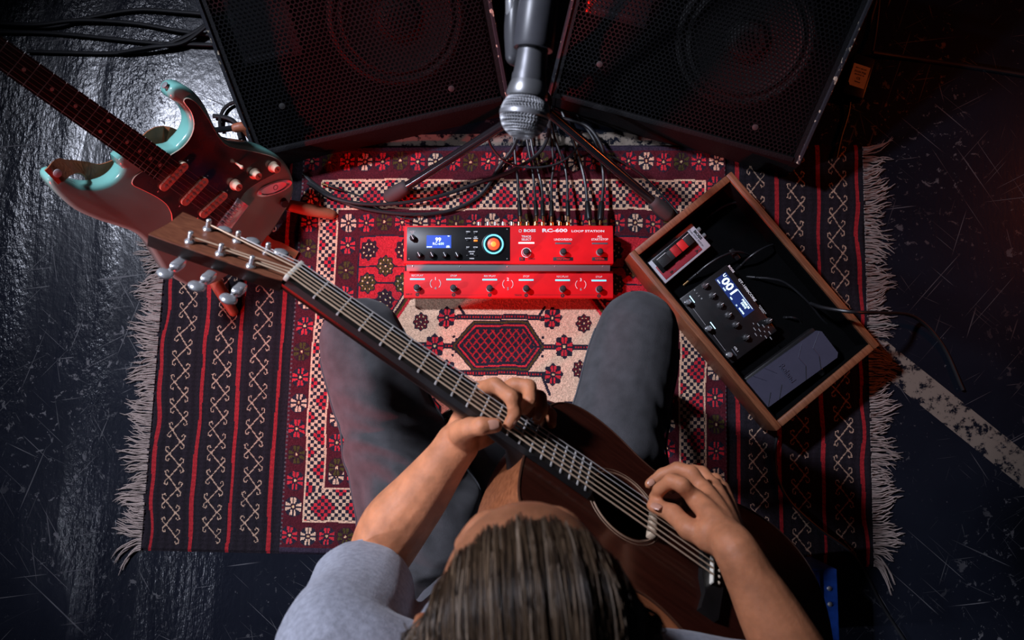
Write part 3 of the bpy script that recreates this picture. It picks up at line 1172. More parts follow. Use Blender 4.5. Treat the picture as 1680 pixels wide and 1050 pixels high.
# --- dual footswitch, grey top with red flank
fc = (on_board(1057, 430, .068) + on_board(1133, 367, .068) + on_board(1166, 404, .068) + on_board(1089, 468, .068)) / 4
fy = (on_board(1133, 367, .068) - on_board(1057, 430, .068)).normalized()     # long axis, up right
fx = Vector((fy.y, -fy.x, 0))
FM = frame(Vector((fc.x, fc.y, PZ)), fx, fy, Vector((0, 0, 1)))
fs = empty('dual_footswitch', FM, 'small silver and red dual footswitch pedal with black rocker in the pedalboard', 'pedal')
FL_, FW_ = (on_board(1133, 367, .068) - on_board(1057, 430, .068)).length, (on_board(1166, 404, .068) - on_board(1133, 367, .068)).length
M_silver = mat('silver_enamel', (0.52, 0.50, 0.55), 0.42, var=0.05)
M_redsilk = mat('red_panel', (0.34, 0.03, 0.045), 0.45)
MB().box((0, 0, 0.012), (FW_, FL_, 0.024), bevel=0.003).build('housing', M_silver, fs)
fs.location.z += 0.008
MB().box((0, 0, -0.004), (FW_ * 0.9, FL_ * 0.9, 0.008)).build('rubber_base', M_rubber, fs)
MB().box((FW_ * 0.14, -0.006, 0.0245), (FW_ * 0.54, FL_ * 0.78, 0.0012), bevel=0.0004).build('red_panel', M_redsilk, fs)
MB().box((-0.0065, -0.004, 0.0255), (FW_ * 0.56, FL_ * 0.76, 0.0022), bevel=0.0008).build('rocker_well', M_black, fs)
tr = MB().box((-0.008, -0.006, 0.031), (0.024, FL_ * 0.62, 0.012), bevel=0.003).build('rocker', M_rubber, fs)
for yy, cl in ((0.016, (0.65, 0.02, 0.02)), (-0.004, (0.38, 0.012, 0.016))):
    MB().box((-0.008, yy, 0.0375), (0.0235, 0.018, 0.005), bevel=0.0012).build('rocker_pad', mat('pad_red', cl, 0.5), tr)
for yy, h_ in ((-0.038, 0.026), (0.034, 0.018)):
    MB().box((-0.008, yy, 0.037), (0.0235, h_, 0.005), bevel=0.0012).build('rocker_pad', M_rubber, tr)
    MB().box((-0.0195, yy, 0.0392), (0.0011, h_, 0.0011)).build('edge_trim', M_white, tr)


def loc_text(s, x, y, z, size, m, par, rot=0.0, **k):
    return lettering(s, size, m, par, Matrix.Translation((x, y, z)) @ Matrix.Rotation(rot, 4, 'Z'), **k)


loc_text('BOSS', -0.004, FL_ / 2 - 0.0075, 0.0243, 0.0085, M_blackprint, fs, xs=1.3, bold=0.0004)
loc_text('DUAL FOOT SWITCH', -0.001, FL_ / 2 - 0.0150, 0.0243, 0.0050, M_blackprint, fs)
loc_text('A', FW_ / 2 - 0.0115, FL_ / 2 - 0.034, 0.0255, 0.010, M_blackprint, fs, bold=0.0004)
loc_text('B', FW_ / 2 - 0.0115, -FL_ / 2 + 0.030, 0.0255, 0.010, M_blackprint, fs, bold=0.0004)
for yy in (FL_ / 2 - 0.026, -FL_ / 2 + 0.040):
    MB().lathe([(0.0016, 0), (0.0016, 0.0008)], 10, Matrix.Translation((FW_ / 2 - 0.0115, yy, 0.0251))).build('indicator_light', M_ledoff, fs)
for xx in (-0.012, 0.006):
    MB().cyl((xx, FL_ / 2, 0.014), (xx, FL_ / 2 + 0.009, 0.014), 0.005, n=12).build('jack', M_chrome, fs)

# --- multi effects processor
gz = 0.077
g0, g1 = on_board(1112, 492, gz), on_board(1200, 610, gz)   # lower-left edge ends
gx = (g1 - g0).normalized()
gy = Vector((-gx.y, gx.x, 0))
GW = 0.186
GD = 0.135
gc = g0 + gx * GW / 2 + gy * (GD / 2 + 0.004)
GM = frame(Vector((gc.x, gc.y, PZ)), gx, gy, Vector((0, 0, 1)))
GI = GM.inverted()
fx_ = empty('effects_processor', GM, 'compact black multi effects unit with bright numeric screen and knobs', 'effects unit')
M_gt = mat('black_metal_case', (0.012, 0.011, 0.012), 0.38, bump=0.1, bscale=500)
GZ = 0.034
MB().box((0, 0, GZ / 2), (GW, GD, GZ), bevel=0.003).build('housing', M_gt, fx_)


def gl(px, py, z=GZ):
    v = GI @ P(px, py, PZ + z)
    return Vector((v.x, v.y, z))


s0, s1, s2 = gl(1174, 455), gl(1236, 504), gl(1191, 446)
sa, sb = gl(1173, 459), gl(1221, 521)
sw, = ((sb - sa).length,)
sc_c = (gl(1173, 459) + gl(1221, 521) + gl(1238, 508) + gl(1189, 447)) / 4
sw = (gl(1221, 521) - gl(1173, 459)).length
sh = (gl(1238, 508) - gl(1221, 521)).length * 1.02
gs = MB().box((sc_c.x, sc_c.y, GZ + 0.0006), (sw, sh, 0.0012), bevel=0.0003).build('screen', M_screendark, fx_)
loc_text('001', sc_c.x - sw * 0.20, sc_c.y + 0.001, GZ + 0.0014, 0.026, M_pix, gs, xs=1.15, bold=0.0007)
loc_text('U', sc_c.x - sw * 0.455, sc_c.y + sh * 0.26, GZ + 0.0014, 0.010, M_pix, gs, bold=0.0004)
loc_text('PREMIUM\nDRIVE', sc_c.x + sw * 0.29, sc_c.y + sh * 0.14, GZ + 0.0014, 0.0062, M_pix, gs, bold=0.0002)
loc_text('MASTER', sc_c.x + sw * 0.36, sc_c.y - sh * 0.34, GZ + 0.0014, 0.0048, M_pix, gs, bold=0.0002)
for k, t in ((-0.42, 'GAIN'), (-0.22, 'BASS'), (0.02, 'MID'), (0.20, '50')):
    loc_text(t, sc_c.x + sw * k, sc_c.y - sh * 0.38, GZ + 0.0014, 0.0042, M_pix, gs, bold=0.0001)
MB().box((sc_c.x + sw * 0.20, sc_c.y + sh * 0.42, GZ + 0.0014), (sw * 0.52, 0.0009, 0.0003)).build('screen_line', M_pix, gs)
ta, tb = gl(1194, 434), gl(1262, 517)
tl = (tb - ta).length
loc_text('BOSS', ta.x + 0.0125, ta.y, GZ + 0.0003, 0.0066, M_white, fx_, xs=1.3, bold=0.0002)
loc_text('GT-1000CORE', ta.x + tl * 0.49, ta.y, GZ + 0.0003, 0.0076, M_white, fx_, xs=1.3, bold=0.0002)
loc_text('GUITAR EFFECTS\nPROCESSOR', ta.x + tl * 0.87, ta.y, GZ + 0.0003, 0.0032, M_white, fx_)
M_knob = mat('smoked_chrome_knob', (0.42, 0.41, 0.42), 0.22, 0.9)
for (x, y) in ((1156, 469), (1168, 485), (1181, 501), (1194, 517), (1206, 533), (1223, 554), (1260, 527)):
    q = gl(x, y)
    T = Matrix.Translation(q)
    k_ = MB().lathe([(0.0068, 0), (0.0065, 0.009), (0.0052, 0.0125), (0.0035, 0.013)], 18, T)
    for i in range(9):
        a_ = 2 * PI * i / 9
        k_.box((0.0064 * math.cos(a_), 0.0064 * math.sin(a_), 0.005), (0.0017, 0.0017, 0.008), T)
    ko = k_.build('knob', M_knob, fx_)
    MB().box((0, 0.003, 0.0132), (0.001, 0.007, 0.0006), T).build('pointer', M_white, ko)
for (x, y, on) in ((1127, 497, 1), (1161, 540, 1), (1195, 583, 0)):
    q = gl(x, y)
    T = Matrix.Translation(q)
    f_ = MB().lathe([(0.0075, 0), (0.0075, 0.003), (0.0055, 0.0035), (0.0055, 0.012)], 18, T).build('footswitch', M_knob, fx_)
    MB().lathe([(0.0062, 0.011), (0.0066, 0.014), (0.005, 0.017), (0.0025, 0.0178)], 18, T).build('cap', M_chrome, f_)
for (x, y, m_) in ((1135.5, 491, mat('blue_white_led', (0.5, 0.8, 1), 0.4, emit=(0.45, 0.8, 1.0), es=1.6)), (1169.5, 534, None), (1204.5, 578, M_ledoff)):
    q = gl(x, y)
    if m_ is None:
        m_ = bpy.data.materials['blue_white_led']
    MB().box((q.x, q.y, q.z + 0.0005), (0.0185, 0.0020, 0.001), bevel=0.0003).build('indicator_light', m_, fx_)
q = gl(1207, 573.5)
loc_text('CTL 1', q.x, q.y + 0.001, GZ + 0.0003, 0.0055, M_white, fx_, bold=0.0002)
for t, x, y in (('A', 1139.5, 476), ('1', 1143, 481), ('2', 1146.5, 485.5), ('D', 1151, 490)):
    q = gl(x, y)
    loc_text(t, q.x, q.y, GZ + 0.0003, 0.0048, M_white, fx_)
for a_, c_ in (((1134, 503), (1158, 533)), ((1170, 549), (1190, 575))):
    a, c = gl(*a_), gl(*c_)
    MB().box(((a.x + c.x) / 2, (a.y + c.y) / 2, GZ + 0.0002), ((c - a).length, 0.0008, 0.0003)).build('print_line', M_greyprint, fx_)
for i in range(12):
    q = gl(1236 + (i % 4) * 8.2 + (i // 4) * 2.0, 531 + (i % 4) * 2 + (i // 4) * 9.0)
    MB().box((q.x, q.y, GZ + 0.0005), (0.008 if i % 3 else 0.004, 0.0018, 0.001), bevel=0.0003).build('button', M_greyprint, fx_)
for i in range(8):
    q = gl(1211 + i * 9.6, 441 + i * 10.6)
    MB().cyl((q.x, GD / 2, 0.016), (q.x, GD / 2 + 0.005, 0.016), 0.0048, n=12).build('jack', M_gold, fx_)

# --- expression pedal
e_top, e_bot = (on_board(1340, 541, .105) + on_board(1382, 581, .105)) / 2, (on_board(1217, 631, .085) + on_board(1253, 673, .085)) / 2
ey = (e_top - e_bot).normalized()
ex = Vector((ey.y, -ey.x, 0))
EL, EW = (e_top - e_bot).length, 0.074
ec = (e_top + e_bot) / 2
EM = frame(Vector((ec.x, ec.y, PZ)), ex, ey, Vector((0, 0, 1)))
ep = empty('expression_pedal', EM, 'slate blue rocking expression pedal with embossed tread beside the effects unit', 'pedal')
M_slate = mat('slate_enamel', (0.048, 0.048, 0.076), 0.42, var=0.06, bump=0.06, bscale=500)
eb = MB().box((0, 0, 0.014), (EW + 0.012, EL + 0.004, 0.028), bevel=0.004).build('base', M_gt, ep)
TR = Matrix.Translation((0, 0, 0.052)) @ Matrix.Rotation(math.radians(6.0), 4, 'X')
tread = MB()
hw, hl = EW / 2, EL / 2
tread.prism([(-hw, -hl), (hw, -hl), (hw, hl - 0.008), (hw - 0.008, hl), (-hw + 0.008, hl), (-hw, hl - 0.008)], -0.008, 0.0, TR)
to = tread.build('tread', M_slate, ep)
MB().box((0, 0.02, 0.033), (EW * 0.5, 0.03, 0.03)).build('pivot', M_gt, ep)
M_groove = mat('tread_groove', (0.008, 0.008, 0.012), 0.5)
for x0, y0, x1, y1, m_ in ((-hw, -0.045, -0.012, -0.030, M_white), (-hw, -0.075, -0.012, -0.058, M_white), (hw, -0.060, 0.014, -0.036, M_groove), (hw, -0.090, 0.014, -0.066, M_groove),
                       (hw, 0.012, 0.012, 0.030, M_groove), (hw, 0.052, 0.012, 0.066, M_groove), (-hw + 0.005, 0.052, -0.012, 0.028, M_slate), (-hw + 0.005, 0.10, -0.010, 0.066, M_slate),
                       (-0.012, 0.028, 0.012, 0.030, M_slate), (-0.010, 0.066, 0.012, 0.066, M_slate)):
    p, q = Vector((x0, y0, 0.0)), Vector((x1, y1, 0.0))
    MB().tube([p, q], 0.0010, 4, TR).build('tread_rib', m_ if m_ is not M_white else M_slate, to)
lettering('Roland', 0.017, M_slate, to, TR @ Matrix.Translation((0, -0.012, 0.0004)), extrude=0.0012, bold=0.0003)
MB().lathe([(0.010, 0), (0.010, 0.012), (0.008, 0.014)], 16, Matrix.Translation((hw + 0.006, 0.06, 0.018)) @ Matrix.Rotation(PI / 2, 4, 'Y')).build('knob', M_knob, ep)

# patch leads inside the board
GP = 'patch leads inside the pedalboard'
def lead(pts, label, r=0.0024):
    cable(pts, r, label, 'patch_lead', (0.0042, 0.016), GP)
lead([(1150, 366, .045), (1170, 350, .06), (1195, 335, .06), (1225, 330, .05), (1240, 335, .03)], 'pale patch lead arching from the dual footswitch jack')
lead([(1140, 452, .06), (1160, 435, .075), (1185, 420, .08), (1212, 413, .07), (1240, 425, .04), (1250, 450, .03)], 'dark patch lead arching between footswitch and effects unit')
lead([(1214, 437, .05), (1232, 420, .075), (1255, 406, .075), (1280, 398, .05), (1300, 395, .03)], 'dark patch lead rising from the effects unit upper jack')
lead([(1236, 455, .05), (1262, 457, .07), (1290, 465, .075), (1325, 495, .07), (1350, 525, .05), (1368, 540, .03)], 'dark patch lead curving towards the expression pedal toe')
lead([(1288, 521, .045), (1300, 521, .06), (1312, 526, .05), (1318, 540, .03)], 'short dark patch lead at the effects unit last jack')
MB_dc = MB().box((0, 0, 0), (0.012, 0.03, 0.012), frame(P(1205, 418, .06), gy, -gx, Vector((0, 0, 1))), bevel=0.002).build('power_plug', M_black)
tag(MB_dc, 'small black angled power plug behind the effects unit', 'plug')

# blue painted steel leg bracket under the guitar
bl0 = P(1352, 966, 0.155)
bl = empty('steel_case', Vector((bl0.x, bl0.y - 0.03, 0)), 'blue painted steel case with bolts on the floor beside the rug', 'case')
M_blue = mat('blue_paint', (0.012, 0.055, 0.30), 0.45, var=0.3, scale=60, bump=0.15, bscale=150)
MB().box((0.0, -0.01, 0.075), (0.062, 0.16, 0.15), bevel=0.004).build('shell', M_blue, bl)
MB().box((-0.022, 0.0, 0.152), (0.030, 0.13, 0.006), bevel=0.002).build('flange', M_blue, bl)
for yy in (0.030, -0.002):
    MB().lathe([(0.005, 0), (0.005, 0.003), (0.002, 0.005)], 10, Matrix.Translation((0.012, yy, 0.150))).build('bolt', M_steel, bl)

# ------------------------------------------------------------------ floor monitors
M_cab = mat('black_textured_paint', (0.006, 0.006, 0.007), 0.7, bump=0.5, bscale=260, spec=0.2)
M_worn = mat('worn_black_steel', (0.05, 0.05, 0.05), 0.6, 0.5)
M_grille = mat('black_perforated_steel', (0.0036, 0.0036, 0.0042), 0.5, 0.0, var=0.2, spec=0.22)
M_chip = mat('chipped_edge', (0.012, 0.013, 0.018), 0.6, scale=70, col2=(0.42, 0.36, 0.27), bump=0.3, ramp=(0.60, 0.66))
KZ = 0.105


def monitor(pl, pr, label):
    a, c = P(*pl, KZ), P(*pr, KZ)
    a.z = c.z = 0
    xd = (c - a).normalized()
    yd = Vector((-xd.y, xd.x, 0))
    W = (c - a).length
    root = empty('floor_monitor', frame((a + c) / 2, xd, yd, Vector((0, 0, 1))), label, 'loudspeaker', 'stage floor monitors')
    return root, W


mon, MW = monitor((418, 258), (838, 163), 'black wedge floor monitor beside the electric guitar, cables at its outer side')
sw_ = 0.020
prof = [(0, 0.0), (0.0, KZ), (0.36, 0.42), (0.43, 0.44), (0.50, 0.0)]
for s in (-1, 1):
    x0 = s * MW / 2
    vs = [(x0, y, z) for y, z in prof] + [(x0 - s * sw_, y, z) for y, z in prof]
    n = len(prof)
    fs_ = [[i, (i + 1) % n, n + (i + 1) % n, n + i] for i in range(n)] + [list(range(n)), list(range(n, 2 * n))[::-1]]
    MB().add(vs, fs_).build('side_panel', M_cab, mon)
    p0, p1 = Vector((x0 - s * 0.006, 0.0, KZ + 0.001)), Vector((x0 - s * 0.006, 0.36, 0.421))
    MB().tube([p0, p1], 0.005, 6).build('edge_trim', M_chip, mon)
iw = MW - 2 * sw_
MB().box((0, 0.008, KZ / 2 - 0.004), (iw, 0.012, KZ - 0.008)).build('kick_panel', M_cab, mon)
MB().box((0, 0.465, 0.22), (iw, 0.02, 0.40), Matrix.Identity(4)).build('back_panel', M_cab, mon)
MB().box((0, 0.395, 0.424), (iw, 0.075, 0.016)).build('top_panel', M_cab, mon)
sl = Vector((0, 0.36, 0.42 - KZ))
SL = sl.length
sd = sl.normalized()
sn = Vector((0, -sd.z, sd.y))
o_sl = Vector((0, 0.0, KZ))
SM = frame(o_sl, Vector((1, 0, 0)), sd, sn)       # slope frame: x width, y up the slope, z outwards
baf = MB().box((0, SL / 2, -0.050), (iw, SL - 0.02, 0.012), SM).build('baffle', M_lining, mon)
MB().lathe([(0.150, 0.0), (0.150, 0.008), (0.138, 0.014), (0.128, 0.006), (0.118, 0.012), (0.108, 0.004), (0.045, -0.0), (0.043, 0.012), (0.02, 0.02)], 40,
           SM @ Matrix.Translation((0.09, SL * 0.46, -0.044))).build('woofer', mat('paper_cone', (0.006, 0.006, 0.007), 0.7), baf)
hn = MB()
hn.box((-0.20, SL * 0.60, -0.038), (0.15, 0.20, 0.010), SM, bevel=0.004)
hn.box((-0.20, SL * 0.60 + 0.085, -0.032), (0.15, 0.012, 0.010), SM, bevel=0.004)
hn.box((-0.20, SL * 0.60 - 0.085, -0.032), (0.10, 0.014, 0.010), SM, bevel=0.004)
hn.build('horn', mat('glossy_horn', (0.03, 0.03, 0.035), 0.22), baf)
# perforated grille: every hexagonal cell has its own rim and depth
gm = MB()
pitch = 0.0098
rowh = pitch * math.sqrt(3) / 2
Rr = pitch / math.sqrt(3)
ri = Rr * 0.74
vs, fs_ = [], []
rows = int((SL - 0.006) / rowh)
cols = int(iw / pitch)
for r_ in range(rows):
    for c_ in range(cols):
        cx = -iw / 2 + (c_ + 0.5 + (0.5 if r_ % 2 else 0)) * pitch
        if cx + pitch / 2 > iw / 2:
            continue
        cy = 0.004 + (r_ + 0.5) * rowh
        b = len(vs)
        for rad, zz in ((Rr, 0.0), (ri, 0.0), (ri, -0.0022)):
            for k in range(6):
                a_ = PI / 6 + k * PI / 3
                vs.append((cx + rad * math.cos(a_), cy + rad * math.sin(a_), zz))
        for k in range(6):
            k2 = (k + 1) % 6
            fs_.append([b + k, b + k2, b + 6 + k2, b + 6 + k])
            fs_.append([b + 6 + k, b + 6 + k2, b + 12 + k2, b + 12 + k])
gm.v = [SM @ Vector(v) for v in vs]
gm.f = fs_
gm.mesh_cached = None
gme = bpy.data.meshes.new('grille')
gme.from_pydata([tuple(v) for v in gm.v], [], gm.f)
go = link_mesh(gme, 'grille', M_grille, mon)
go['label'] = 'hexagon perforated steel grille'
for y_ in (0.006, SL - 0.006):
    MB().box((0, y_, 0.0), (iw, 0.012, 0.006), SM, bevel=0.001).build('grille_frame', M_cab, mon)
for xx, yy in ((-0.20, 0.10), (0.17, 0.055), (0.2, SL - 0.08), (-0.17, SL - 0.09)):
    MB().lathe([(0.007, 0), (0.007, 0.0008), (0.003, 0.0018)], 14, SM @ Matrix.Translation((xx, yy, 0.0005))).build('screw', M_worn, mon)
mon2 = copy_tree(mon)
a, c = P(903, 158, KZ), P(1308, 268, KZ)
a.z = c.z = 0
xd = (c - a).normalized()
mon2.matrix_world = frame((a + c) / 2 + xd * ((c - a).length - MW) / 2 * 0, xd, Vector((-xd.y, xd.x, 0)), Vector((0, 0, 1)))
mon2['label'] = 'black wedge floor monitor with worn chipped edge beside the power adapter'

# ------------------------------------------------------------------ microphone and stand
HUB = P(878, 222, 0.0)
HUB.z = 0
ms = empty('microphone_stand', HUB, 'black tripod microphone stand with boom standing between the two monitors', 'stand')
M_gloss = mat('gloss_black_tube', (0.010, 0.010, 0.012), 0.16, coat=0.5)


def hl_(v):
    return v - HUB


for fp in ((648, 318, .022), (1088, 345, .022), (893, 40, .022)):
    f_ = hl_(P(*fp))
    top = Vector((0, 0, 0.20)) + Vector((f_.x, f_.y, 0)).normalized() * 0.03
    lg = MB().tube([top, f_], 0.0105, 14).build('leg', M_gloss, ms)
    d = (f_ - top).normalized()
    MB().chain([f_ - d * 0.028, f_ - d * 0.01, f_ + d * 0.012], [0.0165, 0.0185, 0.0185], 14, 2).build('rubber_foot', mat('foot_rubber', (0.045, 0.03, 0.03), 0.75), lg)
MB().lathe([(0.028, 0.16), (0.030, 0.17), (0.030, 0.225), (0.020, 0.24), (0.014, 0.26)], 20).build('hub', M_black, ms)
MB().cyl((0, 0, 0.06), (0, 0, 0.62), 0.011, n=16).build('lower_pole', M_gloss, ms)
MB().lathe([(0.017, 0.60), (0.017, 0.66), (0.012, 0.68)], 16).build('clutch', M_black, ms)
MB().cyl((0, 0, 0.64), (0, 0, 1.10), 0.0085, n=16).build('upper_pole', M_gloss, ms)
PT = Vector((0, 0, 1.10))
MIC0, MIC1 = P(861, 188, 1.11), P(893, -70, 1.135)
mdir = (MIC1 - MIC0).normalized()
BE = hl_(P(845, 74, 1.085))
BS = hl_(P(846, -45, 1.10))
MB().box((0, 0, 1.10), (0.03, 0.03, 0.045), bevel=0.006).build('boom_joint', M_black, ms)
MB().tube(catmull([PT + Vector((0.0, 0.10, 0.02)), PT, BS, BE], 4)[4:], 0.0075, 12).build('boom', M_chrome, ms)
bd = (BE - BS).normalized()
MB().chain([BE - bd * 0.055, BE - bd * 0.02, BE + bd * 0.012], [0.0085, 0.0120, 0.0105], 14, 3).build('boom_end', mat('grey_black_plastic', (0.05, 0.05, 0.055), 0.35), ms)
c0, c1 = MIC0 + mdir * 0.080, MIC0 + mdir * 0.135
jc = hl_(c0 + (c1 - c0) * 0.25 - Vector((0, 0, 0.022)))
MB().chain([BE + Vector((0, 0, -0.004)), (BE + jc) / 2 + Vector((0, 0, -0.006)), jc], [0.0085, 0.008, 0.009], 12, 3).build('clip_hinge', M_black, ms)
cl = MB()
clp = [(0.0205, 0.0), (0.0215, 0.004), (0.0200, 0.070), (0.0180, 0.074), (0.0165, 0.072), (0.0165, 0.0)]
zax = mdir
xax = zax.orthogonal().normalized()
yax = zax.cross(xax)
CLM = frame(hl_(MIC0 + mdir * 0.068), xax, yax, zax)
rings_ = [[(r_ * math.cos(2 * PI * k / 28), r_ * math.sin(2 * PI * k / 28), z_) for k in range(28)] for r_, z_ in clp]
cl.rings(rings_ + [rings_[0]], CLM, caps=False)
cl.build('clip_sleeve', mat('grey_clip', (0.06, 0.06, 0.068), 0.38), ms)

MM = frame(MIC0, xax, yax, zax)
mic = empty('microphone', MM, 'grey handheld vocal microphone with round mesh head held in the stand clip', 'microphone')
M_mgrey = mat('microphone_grey', (0.11, 0.11, 0.118), 0.42, 0.4)
MB().lathe([(0.0185, 0.026), (0.0185, 0.040), (0.0172, 0.044), (0.0160, 0.062), (0.0160, 0.066), (0.0148, 0.075), (0.0125, 0.150), (0.0118, 0.165), (0.010, 0.168)], 32).build('handle', M_mgrey, mic)
MB().lathe([(0.0215, 0.018), (0.0222, 0.022), (0.0200, 0.030), (0.0186, 0.034)], 32).build('collar', mat('collar_grey', (0.30, 0.30, 0.31), 0.35, 0.7), mic)
M_mesh = mat('silver_mesh', (0.55, 0.55, 0.57), 0.5, 0.3)
gb = MB().ball((0, 0, 0), (0.0242, 0.0242, 0.0240), 28, 18).build('grille_core', mat('grille_foam', (0.035, 0.035, 0.037), 1.0, spec=0.05), mic)
wm = bmesh.new()
sp = MB()
n_, m_ = 46, 21
vs, fs_ = [], []
for i in range(m_ + 1):
    th = 0.12 + (PI - 0.55) * i / m_
    for k in range(n_):
        a_ = 2 * PI * (k + 0.5 * (i % 2)) / n_
        vs.append((0.0255 * math.sin(th) * math.cos(a_), 0.0255 * math.sin(th) * math.sin(a_), -0.0255 * math.cos(th)))
for i in range(m_):
    for k in range(n_):
        k2 = (k + 1) % n_
        fs_.append([i * n_ + k, (i + 1) * n_ + k, (i + 1) * n_ + k2, i * n_ + k2])
me_ = bpy.data.meshes.new('wire')
me_.from_pydata(vs, [], fs_)
wm.from_mesh(me_)
bmesh.ops.wireframe(wm, faces=wm.faces[:], thickness=0.0013, use_replace=True, use_even_offset=False, use_boundary=True)
wm.to_mesh(me_)
wm.free()
link_mesh(me_, 'mesh_grille', M_mesh, mic)
MB().lathe([(0.0256, -0.003), (0.0268, -0.002), (0.0268, 0.002), (0.0256, 0.003)], 40).build('grille_band', mat('silver_band', (0.5, 0.5, 0.52), 0.35, 0.7), mic)

# ------------------------------------------------------------------ electric guitar
SN = Vector((-0.86466, 0.59995, 0.75220))
SX = Vector((0.39900, -0.28199, -0.87251)).normalized()
SZ = (Vector((0, 0, 1)) - SX * SX.z).normalized()
SY = SZ.cross(SX)
SGM = frame(SN, SX, SY, SZ)
SGI = SGM.inverted()
eg = empty('electric_guitar', SGM, 'sea green double cutaway electric guitar with tortoiseshell pickguard leaning on a stand', 'guitar')
FZ = -0.009           # face plane below the fretboard top


def sl_(px, py, z=FZ):
    v = SGI @ on_plane(px, py, SN + SZ * z, SZ)
    return Vector((v.x, v.y))


out_px = [(282, 252), (300, 240), (314, 223), (320, 205), (316, 185), (303, 167), (288, 158), (288, 149), (300, 148), (318, 160), (333, 180), (345, 206), (357, 226), (376, 240),
          (412, 246), (440, 254), (461, 268), (474, 288), (478, 310), (472, 332), (460, 353), (444, 379), (423, 404), (395, 432), (366, 453), (342, 464), (320, 466), (300, 458),
          (279, 443), (265, 421), (253, 402), (240, 387), (224, 376), (200, 367), (166, 356), (131, 340), (106, 319), (90, 301), (88, 293), (96, 294), (109, 302), (130, 312),
          (158, 314), (183, 307), (201, 293), (210, 276), (207, 262)]
ol = [Vector((*sl_(*p), 0)) for p in out_px]
ol = catmull(ol, 4, True)


def offset(poly, d):
    n = len(poly)
    out = []
    for i in range(n):
        t = poly[(i + 1) % n] - poly[i - 1]
        t.normalize()
        nn = Vector((t.y, -t.x, 0))
        out.append(poly[i] + nn * d)
    return out


area = sum(ol[i].x * ol[(i + 1) % len(ol)].y - ol[(i + 1) % len(ol)].x * ol[i].y for i in range(len(ol)))
sg = -1 if area > 0 else 1        # offset() sign that moves inwards
rr_, th_ = 0.009, 0.044
rings_ = []
for z_, a_ in ((FZ, 90), (FZ - rr_ * 0.08, 66), (FZ - rr_ * 0.3, 44), (FZ - rr_ * 0.62, 22), (FZ - rr_, 0), (FZ - th_ + rr_, 0), (FZ - th_ + rr_ * 0.4, 38), (FZ - th_, 80)):
    ins = rr_ * (1 - math.cos(math.radians(a_)))
    rings_.append([(p.x, p.y, z_) for p in offset(ol, sg * (ins - rr_))])
M_teal = mat('sea_green_lacquer', (0.17, 0.43, 0.38), 0.22, var=0.06, scale=12, coat=0.3)
MB().rings(rings_).build('body', M_teal, eg, angle=50)
pg_px = [(281, 253), (300, 240), (313, 223), (318, 203), (313, 183), (301, 166), (308, 161), (322, 170), (338, 191), (350, 212), (360, 228), (376, 241), (412, 248), (446, 257), (460, 268),
         (454, 282), (428, 296), (404, 312), (392, 330), (372, 378), (350, 372), (330, 372), (287, 368), (281, 350), (272, 334), (254, 321), (230, 309), (217, 302), (219, 292), (233, 281)]
pgo = catmull([Vector((*sl_(*p), 0)) for p in pg_px], 3, True)
M_tort = mat('tortoiseshell', (0.012, 0.004, 0.003), 0.2, scale=28, col2=(0.075, 0.016, 0.008), coat=0.6)
pg = MB().prism([(p.x, p.y) for p in pgo], FZ + 0.0002, FZ + 0.0022).build('pickguard', M_tort, eg)
MB().tube([(p.x, p.y, FZ + 0.0012) for p in pgo], 0.0011, 4, closed=True).build('pickguard_edge', mat('cream_ply', (0.55, 0.45, 0.36), 0.4), pg)
M_cream = mat('aged_cream_plastic', (0.55, 0.42, 0.30), 0.4)
for p0, p1 in (((262, 310), (304, 266)), ((297, 334), (337, 291)), ((327, 354), (369, 315))):
    a, c = sl_(*p0), sl_(*p1)
    a = Vector((*a, 0)); c = Vector((*c, 0))
    d = (c - a).normalized()
    nn = Vector((-d.y, d.x, 0))
    r_ = 0.0085
    poly = []
    for k in range(9):
        t = math.radians(90 + k * 22.5)
        poly.append(a + d * r_ + d * r_ * math.cos(t) + nn * r_ * math.sin(t))
    for k in range(9):
        t = math.radians(-90 + k * 22.5)
        poly.append(c - d * r_ + d * r_ * math.cos(t) + nn * r_ * math.sin(t))
    pk = MB().prism([(p.x, p.y) for p in poly], FZ + 0.002, FZ + 0.0085).build('pickup', M_cream, eg)
    for k in range(6):
        q = a + (c - a) * (0.15 + 0.14 * k)
        MB().lathe([(0.0024, 0), (0.0024, 0.0012)], 10, Matrix.Translation((q.x, q.y, FZ + 0.0083))).build('pole_piece', M_steel, pk)
    for e in (a - d * 0.006, c + d * 0.006):
        MB().lathe([(0.0018, 0), (0.0010, 0.001)], 8, Matrix.Translation((e.x, e.y, FZ + 0.0022))).build('screw', M_chrome, pk)
for p in ((384, 302), (416, 284), (447, 273)):
    q = sl_(*p)
    T = Matrix.Translation((q.x, q.y, FZ + 0.002))
    k_ = MB().lathe([(0.0125, 0), (0.0125, 0.003), (0.0095, 0.006), (0.0085, 0.017), (0.0075, 0.018)], 24, T).build('knob', M_cream, eg)
    lettering('TONE' if p[0] < 430 else 'VOL', 0.0045, M_blackprint, k_, T @ Matrix.Translation((0, 0, 0.0182)))
q = sl_(386, 267)
MB().chain([(q.x, q.y, FZ + 0.002), (q.x + 0.003, q.y, FZ + 0.014), (q.x + 0.004, q.y, FZ + 0.020)], [0.002, 0.0028, 0.0045], 10, 3).build('selector_switch', M_cream, eg)
jq0, jq1 = sl_(420, 318), sl_(478, 299)
jc_ = (jq0 + jq1) / 2
jd = Vector((*(jq1 - jq0), 0))
jl = jd.length / 2
jd.normalize()
JM = frame(Vector((jc_.x, jc_.y, FZ)), jd, Vector((-jd.y, jd.x, 0)), Vector((0, 0, 1)))
rings_ = []
